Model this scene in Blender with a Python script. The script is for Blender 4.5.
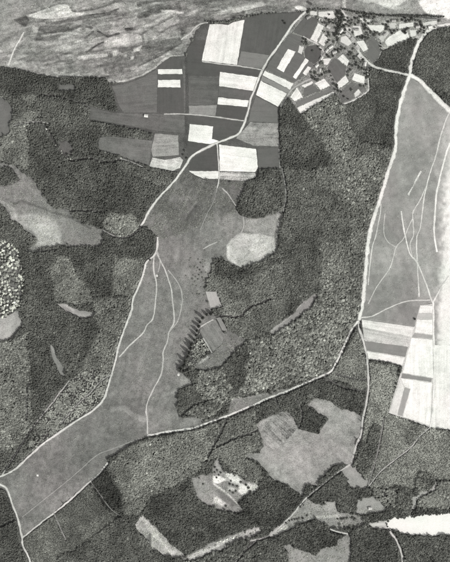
import bpy, math, random
import numpy as np
from mathutils import Vector

random.seed(7); RNG = np.random.default_rng(11)
SC = bpy.context.scene
for o in list(bpy.data.objects): bpy.data.objects.remove(o)
COL = SC.collection

# ------------------------------------------------------------------ camera, sky, sun, exposure
M = 2.5                       # metres of ground per photo pixel
HC = 2600.0                   # camera height over the ground, looking straight down
cam = bpy.data.cameras.new('camera'); cam_o = bpy.data.objects.new('camera', cam); COL.objects.link(cam_o)
cam_o.location = (0, 0, HC); cam_o.rotation_euler = (0, 0, 0)
cam.sensor_fit = 'HORIZONTAL'; cam.sensor_width = 36.0
cam.lens = 36.0 * HC / (450 * M); cam.clip_start = 10; cam.clip_end = 20000
SC.camera = cam_o

SUN_EL = math.radians(46); SUN_AZ = math.radians(-42)      # sun stands towards the lower right of the picture
sdir = Vector((math.cos(SUN_EL) * math.cos(SUN_AZ), math.cos(SUN_EL) * math.sin(SUN_AZ), math.sin(SUN_EL)))
w = bpy.data.worlds.new('World'); SC.world = w; w.use_nodes = True
nt = w.node_tree; nt.nodes.clear()
sk = nt.nodes.new('ShaderNodeTexSky'); sk.sky_type = 'NISHITA'; sk.sun_disc = False
sk.sun_elevation = SUN_EL; sk.sun_rotation = math.atan2(sdir.x, sdir.y)
hs = nt.nodes.new('ShaderNodeHueSaturation'); hs.inputs['Saturation'].default_value = 0.0   # black-and-white film
bg = nt.nodes.new('ShaderNodeBackground'); bg.inputs['Strength'].default_value = 0.15
wo = nt.nodes.new('ShaderNodeOutputWorld')
nt.links.new(sk.outputs[0], hs.inputs['Color']); nt.links.new(hs.outputs[0], bg.inputs['Color']); nt.links.new(bg.outputs[0], wo.inputs[0])
sun = bpy.data.lights.new('sun', 'SUN'); sun.energy = 2.9; sun.angle = math.radians(0.5); sun.color = (1.0, 0.99, 0.95)
sun_o = bpy.data.objects.new('sun', sun); COL.objects.link(sun_o)
sun_o.rotation_euler = (-sdir).to_track_quat('-Z', 'Y').to_euler(); sun_o.location = sdir * 1500
SC.view_settings.view_transform = 'Standard'; SC.view_settings.look = 'None'
SC.view_settings.exposure = 0.0; SC.view_settings.gamma = 1.0
SC.render.engine = 'CYCLES'

KEXP = 1.2                   # rendered value of a flat white sheet in this light
def alb(v):                   # photograph grey (0..255) -> base colour
    c = np.asarray(v, float) / 255.0
    l = np.where(c <= 0.04045, c / 12.92, ((c + 0.055) / 1.055) ** 2.4) / KEXP
    return np.clip(l, 0.015, 0.83)

# ------------------------------------------------------------------ numeric helpers
def vnoise(x, y, seed=0):
    xi = np.floor(x).astype(np.int64); yi = np.floor(y).astype(np.int64); xf = x - xi; yf = y - yi
    def h(a, b):
        n = (a * 374761393 + b * 668265263 + seed * 974634777) & 0xffffffff
        n = ((n ^ (n >> 13)) * 1274126177) & 0xffffffff
        return ((n ^ (n >> 16)) & 0xffff) / 65535.0
    u = xf * xf * (3 - 2 * xf); v = yf * yf * (3 - 2 * yf)
    a = h(xi, yi); b = h(xi + 1, yi); c = h(xi, yi + 1); d = h(xi + 1, yi + 1)
    return (a * (1 - u) + b * u) * (1 - v) + (c * (1 - u) + d * u) * v
def fbm(x, y, seed=0, octv=4):
    s = 0; a = 0.5; t = 0
    for i in range(octv):
        s = s + a * vnoise(x * 2 ** i, y * 2 ** i, seed + i * 17); t += a; a *= 0.5
    return s / t - 0.5
def inside(X, Y, poly):
    r = np.zeros(X.shape, bool); n = len(poly)
    for i in range(n):
        x0, y0 = poly[i]; x1, y1 = poly[(i + 1) % n]
        if y0 == y1: continue
        c = ((y0 > Y) != (y1 > Y)) & (X < (x1 - x0) * (Y - y0) / (y1 - y0) + x0)
        r ^= c
    return r
def dist_line(X, Y, pts):
    d = np.full(X.shape, 1e9)
    for (x0, y0), (x1, y1) in zip(pts[:-1], pts[1:]):
        dx, dy = x1 - x0, y1 - y0; L = dx * dx + dy * dy + 1e-9
        t = np.clip(((X - x0) * dx + (Y - y0) * dy) / L, 0, 1)
        d = np.minimum(d, (X - x0 - t * dx) ** 2 + (Y - y0 - t * dy) ** 2)
    return np.sqrt(d)
MARG = 42
def ext(poly):                # points on the frame's border run on past it
    o = []
    for x, y in poly:
        if x <= 0: x = -MARG
        if x >= 450: x = 450 + MARG
        if y <= 0: y = -MARG
        if y >= 562: y = 562 + MARG
        o.append((float(x), float(y)))
    return o
def dens(poly, step, closed=True):
    o = []; n = len(poly)
    for i in range(n if closed else n - 1):
        x0, y0 = poly[i]; x1, y1 = poly[(i + 1) % n]
        k = max(1, int(math.hypot(x1 - x0, y1 - y0) / step))
        o += [(x0 + (x1 - x0) * j / k, y0 + (y1 - y0) * j / k) for j in range(k)]
    if not closed: o.append(poly[-1])
    return o
def smooth(pts, step=1.5):    # Catmull-Rom through the traced points
    P = [pts[0]] + list(pts) + [pts[-1]]; o = []
    for i in range(1, len(P) - 2):
        p0, p1, p2, p3 = [np.array(q, float) for q in P[i - 1:i + 3]]
        k = max(2, int(np.linalg.norm(p2 - p1) / step))
        for j in range(k):
            t = j / k
            o.append(tuple(0.5 * ((2 * p1) + (-p0 + p2) * t + (2 * p0 - 5 * p1 + 4 * p2 - p3) * t * t + (-p0 + 3 * p1 - 3 * p2 + p3) * t ** 3)))
    o.append(tuple(map(float, pts[-1]))); return o
def rough(poly, amp, step=1.5, seed=1):
    d = dens(poly, step); n = len(d); o = []
    for i, (x, y) in enumerate(d):
        o.append((x + amp * 2 * float(fbm(np.array(x / 3.1), np.array(y / 3.1), seed)), y + amp * 2 * float(fbm(np.array(x / 3.1), np.array(y / 3.1), seed + 50))))
    return o
def WX(px): return (np.asarray(px) - 225.0) * M
def WY(py): return (281.0 - np.asarray(py)) * M

# relief: only the flats along the top of the picture roll
FLATS = ext([(0,68),(12,68),(26,71),(40,75),(54,77.6),(70,77),(90,77.6),(106,77.6),(109,83),(126,82),(142,76),(156,68),(164,62),(170,57),(178,56),(184,56),(187,48),(193,38),(196,30),(203,24),(209,22.5),(228,20.5),(245,16.5),(262,13.5),(290,12),(305,10.5),(330,9),(345,9),(360,12.5),(390,15.5),(420,16.5),(445,19.5),(450,20),(450,0),(0,0)])
def relief(px, py):
    px = np.asarray(px, float); py = np.asarray(py, float)
    d = dist_line(px, py, FLATS[:38]); k = np.clip(d / 9.0, 0, 1) * inside(px, py, FLATS)
    v = py + 0.22 * px
    h = 5.0 * fbm(px / 55.0, v / 11.0, 3, 4) + 2.6 * fbm(px / 16.0, v / 5.0, 9, 3) + 1.2
    return k * np.maximum(h + 2.2, 0.0)

# ------------------------------------------------------------------ materials
def mat_ground(name, src, bump=0.6, rows=False, contrast=1.0):
    m = bpy.data.materials.new(name); m.use_nodes = True; t = m.node_tree; N = t.nodes; L = t.links; N.clear()
    out = N.new('ShaderNodeOutputMaterial'); b = N.new('ShaderNodeBsdfPrincipled'); b.inputs['Roughness'].default_value = 0.95
    b.inputs['Specular IOR Level'].default_value = 0.1
    at = N.new('ShaderNodeAttribute'); at.attribute_name = 'alb'; at.attribute_type = src
    rg = N.new('ShaderNodeAttribute'); rg.attribute_name = 'rgh'; rg.attribute_type = 'OBJECT'
    ge = N.new('ShaderNodeNewGeometry')
    def noise(scale, det, vec, rough_=0.6):
        n = N.new('ShaderNodeTexNoise'); n.inputs['Scale'].default_value = scale; n.inputs['Detail'].default_value = det
        n.inputs['Roughness'].default_value = rough_; L.new(vec, n.inputs['Vector']); return n.outputs['Fac']
    def math_(op, a, bb):
        n = N.new('ShaderNodeMath'); n.operation = op
        for i, q in enumerate((a, bb)):
            if isinstance(q, (int, float)): n.inputs[i].default_value = q
            else: L.new(q, n.inputs[i])
        return n.outputs[0]
    pos = ge.outputs['Position']
    n1 = noise(0.012, 4, pos); n2 = noise(0.07, 5, pos, 0.7); n3 = noise(0.42, 3, pos, 0.65)
    s = math_('ADD', math_('MULTIPLY', math_('SUBTRACT', n1, 0.5), 1.1 * contrast), math_('ADD', math_('MULTIPLY', math_('SUBTRACT', n2, 0.5), 1.7 * contrast), math_('MULTIPLY', math_('SUBTRACT', n3, 0.5), 2.2 * contrast)))
    if rows:
        an = N.new('ShaderNodeAttribute'); an.attribute_name = 'ang'; an.attribute_type = 'OBJECT'
        vr = N.new('ShaderNodeVectorRotate'); vr.rotation_type = 'Z_AXIS'; L.new(pos, vr.inputs['Vector']); L.new(an.outputs['Fac'], vr.inputs['Angle'])
        mp = N.new('ShaderNodeMapping'); mp.inputs['Scale'].default_value = (0.006, 0.16, 0.1); L.new(vr.outputs[0], mp.inputs['Vector'])
        n4 = noise(1.0, 3, mp.outputs[0], 0.75)
        mp2 = N.new('ShaderNodeMapping'); mp2.inputs['Scale'].default_value = (0.02, 0.035, 0.1); L.new(vr.outputs[0], mp2.inputs['Vector'])
        n5 = noise(1.0, 2, mp2.outputs[0], 0.5)
        s = math_('ADD', math_('MULTIPLY', s, 0.55), math_('ADD', math_('MULTIPLY', math_('SUBTRACT', n4, 0.5), 0.9), math_('MULTIPLY', math_('SUBTRACT', n5, 0.5), 0.5)))
    s = math_('MULTIPLY', s, rg.outputs['Fac'])
    f = math_('MULTIPLY', at.outputs['Fac'], math_('MAXIMUM', math_('ADD', s, 1.0), 0.25))
    f = math_('MINIMUM', f, 0.84)
    npk = noise(0.006, 3, pos)
    rp = N.new('ShaderNodeValToRGB'); L.new(npk, rp.inputs[0])
    rp.color_ramp.elements[0].position = 0.42; rp.color_ramp.elements[0].color = (0.985, 1.0, 0.945, 1)
    rp.color_ramp.elements[1].position = 0.62; rp.color_ramp.elements[1].color = (1.02, 0.985, 0.955, 1)
    mx = N.new('ShaderNodeVectorMath'); mx.operation = 'SCALE'; L.new(rp.outputs[0], mx.inputs[0]); L.new(f, mx.inputs['Scale'])
    L.new(mx.outputs[0], b.inputs['Base Color'])
    if bump:
        bp = N.new('ShaderNodeBump'); bp.inputs['Strength'].default_value = bump; bp.inputs['Distance'].default_value = 1.6
        L.new(math_('ADD', math_('MULTIPLY', n2, 0.8), math_('MULTIPLY', n3, 0.45)), bp.inputs['Height']); L.new(bp.outputs[0], b.inputs['Normal'])
    L.new(b.outputs[0], out.inputs[0]); return m
MG = mat_ground('grass_and_sand', 'GEOMETRY', 0.55)
MF = mat_ground('crop', 'OBJECT', 0.0, rows=True)
MR = mat_ground('packed_sand', 'GEOMETRY', 0.15)
MH = mat_ground('heaped_sand', 'OBJECT', 0.15)
MFL = mat_ground('forest_floor', 'GEOMETRY', 0.5)
def mat_plain(name, src='OBJECT', tint=(0.98, 1.0, 0.91), var=0.25, fallback=None):
    m = bpy.data.materials.new(name); m.use_nodes = True; t = m.node_tree; N = t.nodes; L = t.links
    b = N['Principled BSDF']; b.inputs['Roughness'].default_value = 0.9; b.inputs['Specular IOR Level'].default_value = 0.1
    at = N.new('ShaderNodeAttribute'); at.attribute_name = 'alb'; at.attribute_type = src
    ge = N.new('ShaderNodeNewGeometry'); n = N.new('ShaderNodeTexNoise'); n.inputs['Scale'].default_value = 0.5; n.inputs['Detail'].default_value = 3
    L.new(ge.outputs['Position'], n.inputs['Vector'])
    mr = N.new('ShaderNodeMapRange'); mr.inputs['To Min'].default_value = 1 - var * 2; mr.inputs['To Max'].default_value = 1 + var * 2; L.new(n.outputs['Fac'], mr.inputs['Value'])
    mu = N.new('ShaderNodeMath'); mu.operation = 'MULTIPLY'; L.new(at.outputs['Fac'], mu.inputs[0]); L.new(mr.outputs[0], mu.inputs[1])
    mx = N.new('ShaderNodeVectorMath'); mx.operation = 'SCALE'; mx.inputs[0].default_value = tint; L.new(mu.outputs[0], mx.inputs['Scale'])
    L.new(mx.outputs[0], b.inputs['Base Color']); return m
MLEAF = mat_plain('foliage', 'INSTANCER', (0.98, 1.0, 0.91), 0.3)
MBARK = bpy.data.materials.new('bark'); MBARK.use_nodes = True
_b = MBARK.node_tree.nodes['Principled BSDF']; _b.inputs['Roughness'].default_value = 0.95
_n = MBARK.node_tree.nodes.new('ShaderNodeTexNoise'); _n.inputs['Scale'].default_value = 6
_r = MBARK.node_tree.nodes.new('ShaderNodeValToRGB'); _r.color_ramp.elements[0].color = (.06,.06,.055,1); _r.color_ramp.elements[1].color = (.16,.155,.145,1)
MBARK.node_tree.links.new(_n.outputs['Fac'], _r.inputs[0]); MBARK.node_tree.links.new(_r.outputs[0], _b.inputs['Base Color'])
MROOF = mat_plain('roof_tiles', 'OBJECT', (1.0, 0.99, 0.95), 0.12)
MWALL = mat_plain('plaster', 'OBJECT', (1.0, 0.99, 0.95), 0.06)

# ------------------------------------------------------------------ object helpers
def link(name, me, parent=None):
    o = bpy.data.objects.new(name, me); COL.objects.link(o)
    if parent: o.parent = parent
    return o
def mesh(name, v, f, mats):
    me = bpy.data.meshes.new(name); me.from_pydata(v, [], f)
    for m in (mats if isinstance(mats, (list, tuple)) else [mats]): me.materials.append(m)
    me.update(); return me
def tag(o, label=None, cat=None, group=None, kind=None):
    if label: o['label'] = label
    if cat: o['category'] = cat
    if group: o['group'] = group
    if kind: o['kind'] = kind
    return o

# land raster, half a photo pixel per cell: which stand of wood grows where, -1 is open land
RS = 0.5
gx = np.arange(-MARG, 450 + MARG, RS) + RS / 2; gy = np.arange(-MARG, 562 + MARG, RS) + RS / 2
RX, RY = np.meshgrid(gx, gy); LAND = np.zeros(RX.shape, np.int16); OPEN = np.zeros(RX.shape, bool); FMASK = np.zeros(RX.shape, bool)
def box_of(poly, pad=0):
    xs = [p[0] for p in poly]; ys = [p[1] for p in poly]
    i0 = max(0, int((min(xs) - pad + MARG) / RS)); i1 = min(len(gx), int((max(xs) + pad + MARG) / RS) + 2)
    j0 = max(0, int((min(ys) - pad + MARG) / RS)); j1 = min(len(gy), int((max(ys) + pad + MARG) / RS) + 2)
    return slice(j0, j1), slice(i0, i1)
def clear_poly(poly):
    s = box_of(poly); OPEN[s] |= inside(RX[s], RY[s], poly)
def clear_line(pts, wpx):
    s = box_of(pts, wpx); OPEN[s] |= dist_line(RX[s], RY[s], pts) < wpx / 2

ALB1 = np.full((562 + 2 * MARG, 450 + 2 * MARG), 104.0)
ZK = [0]; FK = [0]
def strokes(X, Y, A, marks):
    for mk in marks:
        if mk[0] == 'line':
            _, pts, wd, val, soft, k = mk; d = dist_line(X, Y, pts)
            wob = 1 + 0.9 * fbm(X / 5, Y / 5, 77, 3)
            q = np.clip(1 - (d - wd * wob / 2) / soft, 0, 1)
        elif mk[0] == 'blob':
            _, poly, val, soft, k = mk; d = dist_line(X, Y, list(poly) + [poly[0]]); ins = inside(X, Y, poly)
            d = np.where(ins, -d, d) + soft * 1.6 * fbm(X / 4, Y / 4, 31, 3)
            q = np.clip(0.5 - d / (2 * soft), 0, 1)
        q = q * q * (3 - 2 * q) * k
        A = A * (1 - q) + val * q
    return A
def patch(name, poly, val, marks=(), label=None, step=1.0, edge=1.7, rgh=1.0, kind='structure', clear=True, streak=None, seed=5, z=None, grain=None, ragged=2.4):
    """a sheet of open land on a fine grid; the greys of its soil and sward are carried per vertex"""
    base = ext(poly); poly = rough(base, edge, 1.5, seed) if edge else base
    if clear and ragged:      # trees of the wood reach in unevenly
        s = box_of(poly); X0 = RX[s]; Y0 = RY[s]; ins = inside(X0, Y0, poly); dd = np.full(X0.shape, 9.0); dd[ins] = dist_line(X0[ins], Y0[ins], dens(base, 60) + [base[0]])
        OPEN[s] |= ins & (dd > ragged * np.clip(4.2 * fbm(X0 / 3.4, Y0 / 3.4, 19 + int(base[0][0]), 3), 0, 1))
    elif clear: clear_poly(poly)
    xs = [p[0] for p in poly]; ys = [p[1] for p in poly]
    ax = np.arange(min(xs) - step, max(xs) + 2 * step, step); ay = np.arange(min(ys) - step, max(ys) + 2 * step, step)
    X, Y = np.meshgrid(ax, ay); ins = inside(X, Y, poly); H, Wd = X.shape
    c = ins[:-1, :-1] | ins[1:, :-1] | ins[:-1, 1:] | ins[1:, 1:]
    idx = np.arange(H * Wd).reshape(H, Wd)
    q = np.stack([idx[:-1, :-1][c], idx[1:, :-1][c], idx[1:, 1:][c], idx[:-1, 1:][c]], 1)
    used = np.unique(q); rem = np.full(H * Wd, -1); rem[used] = np.arange(len(used)); q = rem[q]
    x = X.ravel()[used].copy(); y = Y.ravel()[used].copy(); out = ~ins.ravel()[used]
    ox = x[out]; oy = y[out]; best = np.full(len(ox), 1e9); bx = ox.copy(); by = oy.copy(); n = len(poly)
    for i in range(n):
        x0, y0 = poly[i]; x1, y1 = poly[(i + 1) % n]; dx, dy = x1 - x0, y1 - y0; L = dx * dx + dy * dy + 1e-9
        t = np.clip(((ox - x0) * dx + (oy - y0) * dy) / L, 0, 1); cx = x0 + t * dx; cy = y0 + t * dy; d = (ox - cx) ** 2 + (oy - cy) ** 2
        b = d < best; best[b] = d[b]; bx[b] = cx[b]; by[b] = cy[b]
    x[out] = bx; y[out] = by
    A = np.full(len(x), float(val))
    if streak is not None: A = A + streak(x, y)
    A = strokes(x, y, A, marks)
    if grain is not None: A = A + grain(x, y)
    ALB1[np.clip((y + MARG).astype(int), 0, ALB1.shape[0] - 1), np.clip((x + MARG).astype(int), 0, ALB1.shape[1] - 1)] = A
    ZK[0] += 1; zz = (0.03 + 0.002 * ZK[0]) if z is None else z
    Z = zz + (relief(x, y) if name == 'river_flats' else 0 * x)
    cxm, cym = float(np.mean(WX(x))), float(np.mean(WY(y)))
    V = np.stack([WX(x) - cxm, WY(y) - cym, Z], 1)
    me = bpy.data.meshes.new(name); me.from_pydata(V.tolist(), [], q.tolist())
    a = me.attributes.new('alb', 'FLOAT', 'POINT'); a.data.foreach_set('value', alb(A).astype(np.float32))
    me.materials.append(MG); me.update()
    me.polygons.foreach_set('use_smooth', np.ones(len(me.polygons), bool))
    o = link(name, me); o.location = (cxm, cym, 0); o['rgh'] = float(rgh); tag(o, label, kind=kind); return o
def field(label, poly, val, h=0.12, ang=None, rgh=0.45, name='farm_plot', cat='farm plot', group=None, edge=0.5):
    if val > 222: val -= 4; rgh = max(rgh, .75)
    poly = ext(poly); clear_poly(poly); sb = box_of(poly); FMASK[sb] |= inside(RX[sb], RY[sb], poly)
    if ang is None:           # rows run along the longest side
        e = max(range(len(poly)), key=lambda i: math.hypot(poly[i][0] - poly[i - 1][0], poly[i][1] - poly[i - 1][1]))
        ang = -math.atan2(-(poly[e][1] - poly[e - 1][1]), poly[e][0] - poly[e - 1][0])
    p = rough(poly, edge, 1.6, int(poly[0][0]) + 3); n = len(p)
    cx = sum(q[0] for q in p) / n; cy = sum(q[1] for q in p) / n
    FK[0] += 1; zt = h + 0.002 * FK[0]
    v = [((x - cx) * M, -(y - cy) * M, 0.02) for x, y in p] + [((x - cx) * M, -(y - cy) * M, zt) for x, y in p]
    ar = sum(p[i - 1][0] * p[i][1] - p[i][0] * p[i - 1][1] for i in range(n))
    top = list(range(n, 2 * n)); top = top if ar < 0 else top[::-1]
    f = [top] + [(i, (i + 1) % n, n + (i + 1) % n, n + i) for i in range(n)]
    o = link(name, mesh(name, v, f, MF)); o.location = (float(WX(cx)), float(WY(cy)), 0)
    o['alb'] = float(alb(val)); o['ang'] = float(ang); o['rgh'] = float(rgh)
    FIELDS.append((cx, cy, label))
    return tag(o, label, cat, group)
FIELDS = []

RZ = [0]; ROADS = []
def road(name, pts, wpx, val, label, clear=1.6, rgh=0.5, jit=0.6, flats=False, verge=0.4):
    if wpx < 1.45: wpx = wpx * 1.02 + .08; val = min(245, val + 8)
    P = smooth(pts, 1.2); ROADS.append(P)
    if clear: clear_line(P, wpx + clear)
    RZ[0] += 1; z = 0.30 + 0.003 * RZ[0]; n = len(P); v = []; f = []; cc = []
    c0 = P[n // 2]
    for i, (x, y) in enumerate(P):
        a = P[max(0, i - 1)]; b = P[min(n - 1, i + 1)]; dx, dy = b[0] - a[0], b[1] - a[1]; L = math.hypot(dx, dy) + 1e-9
        nx, ny = -dy / L, dx / L
        wl = wpx / 2 * (1 + jit * 2.4 * float(fbm(np.array(i * 0.33), np.array(RZ[0] * 3.7), 5, 3)))
        wr = wpx / 2 * (1 + jit * 2.4 * float(fbm(np.array(i * 0.33), np.array(RZ[0] * 3.7), 55, 3)))
        hz = float(relief(np.array([x]), np.array([y]))[0]) + 0.15 if flats else 0
        lo = 1 + .42 * float(fbm(np.array(i * .12), np.array(RZ[0] * 5.1), 15, 3)); lv = 125 + (val - 125) * min(1.08, lo if wpx < 1.5 else .5 + .5 * lo)
        lc = float(ALB1[min(max(int(y + MARG), 0), ALB1.shape[0] - 1), min(max(int(x + MARG), 0), ALB1.shape[1] - 1)])
        vg = lc + (val - lc) * max(0, verge + .5 * float(fbm(np.array(i * .21), np.array(RZ[0] * 2.3), 35, 3)))
        for s, q, c in ((wl * 1.35 + .12, -.28, vg), (wl * 1.3, 0, vg), (wl * .62, .04, lv), (0, .06, lv), (-wr * .62, .04, lv), (-wr * 1.3, 0, vg), (-wr * 1.35 - .12, -.28, vg)):
            v.append(((x + nx * s - c0[0]) * M, -(y + ny * s - c0[1]) * M, z + hz + q)); cc.append(c)
        if i:
            k = 7 * i
            f += [(k - 7 + j, k - 6 + j, k + 1 + j, k + j) for j in range(6)]
    me = mesh(name, v, f, MR)
    if me.polygons[0].normal.z < 0: me.flip_normals()
    me.attributes.new('alb', 'FLOAT', 'POINT').data.foreach_set('value', alb(np.array(cc)).astype(np.float32))
    me.polygons.foreach_set('use_smooth', np.ones(len(me.polygons), bool))
    o = link(name, me); o.location = (float(WX(c0[0])), float(WY(c0[1])), 0); o['rgh'] = float(rgh)
    return tag(o, label, kind='structure')

# ------------------------------------------------------------------ ground sheet
def ground():
    ax = np.concatenate([np.linspace(-1500, -60, 10), np.arange(-44, 496, 3.0), np.linspace(520, 2000, 10)])
    ay = np.concatenate([np.linspace(-1500, -60, 10), np.arange(-44, 608, 3.0), np.linspace(630, 2100, 10)])
    X, Y = np.meshgrid(ax, ay); H, Wd = X.shape; idx = np.arange(H * Wd).reshape(H, Wd)
    q = np.stack([idx[:-1, :-1].ravel(), idx[1:, :-1].ravel(), idx[1:, 1:].ravel(), idx[:-1, 1:].ravel()], 1)
    V = np.stack([WX(X.ravel()), WY(Y.ravel()), 0 * X.ravel()], 1)
    me = bpy.data.meshes.new('ground'); me.from_pydata(V.tolist(), [], q.tolist())
    A = 88 + 40 * fbm(X.ravel() / 20, Y.ravel() / 20, 2)
    a = me.attributes.new('alb', 'FLOAT', 'POINT'); a.data.foreach_set('value', alb(A).astype(np.float32))
    me.materials.append(MFL); me.update(); o = link('ground', me); o['rgh'] = 1.0
    tag(o, 'dark forest floor and rough ground under the whole landscape', kind='structure')
ground()

# ------------------------------------------------------------------ open land (sheets of grass, heath and sand)
def flats_streak(x, y):
    v = y + 0.2 * x + 7 * fbm(x / 40, y / 25, 8)
    k = np.clip((x - 0) / 60, 0.25, 1) * np.clip((430 - x) / 160, 0.35, 1)
    rid = 1 - np.abs(fbm(x / 26 + .6 * fbm(x / 12, y / 8, 61), v / 5.5, 71, 4)) * 9
    return k * (80 * fbm(x / 38, v / 4.6, 21, 5) + 70 * fbm(x / 13, v / 4, 41, 5) + 26 * np.clip(rid, 0, 1) - 6)
def flats_grain(x, y):
    v = y + 0.2 * x + 5 * fbm(x / 30, y / 20, 18)
    rr = 1 - np.abs(fbm(x / 10 + fbm(x / 6, y / 5, 4), v / 3.2, 73, 4)) * 14
    return (78 * fbm(x / 12, v / 2.2, 25, 5) + 40 * fbm(x / 3, y / 2.2, 29, 3) + 24 * np.clip(rr, 0, 1) - 6) * np.clip((x + y) / 60, .35, 1) * np.clip((430 - x) / 160, .2, 1)
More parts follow.
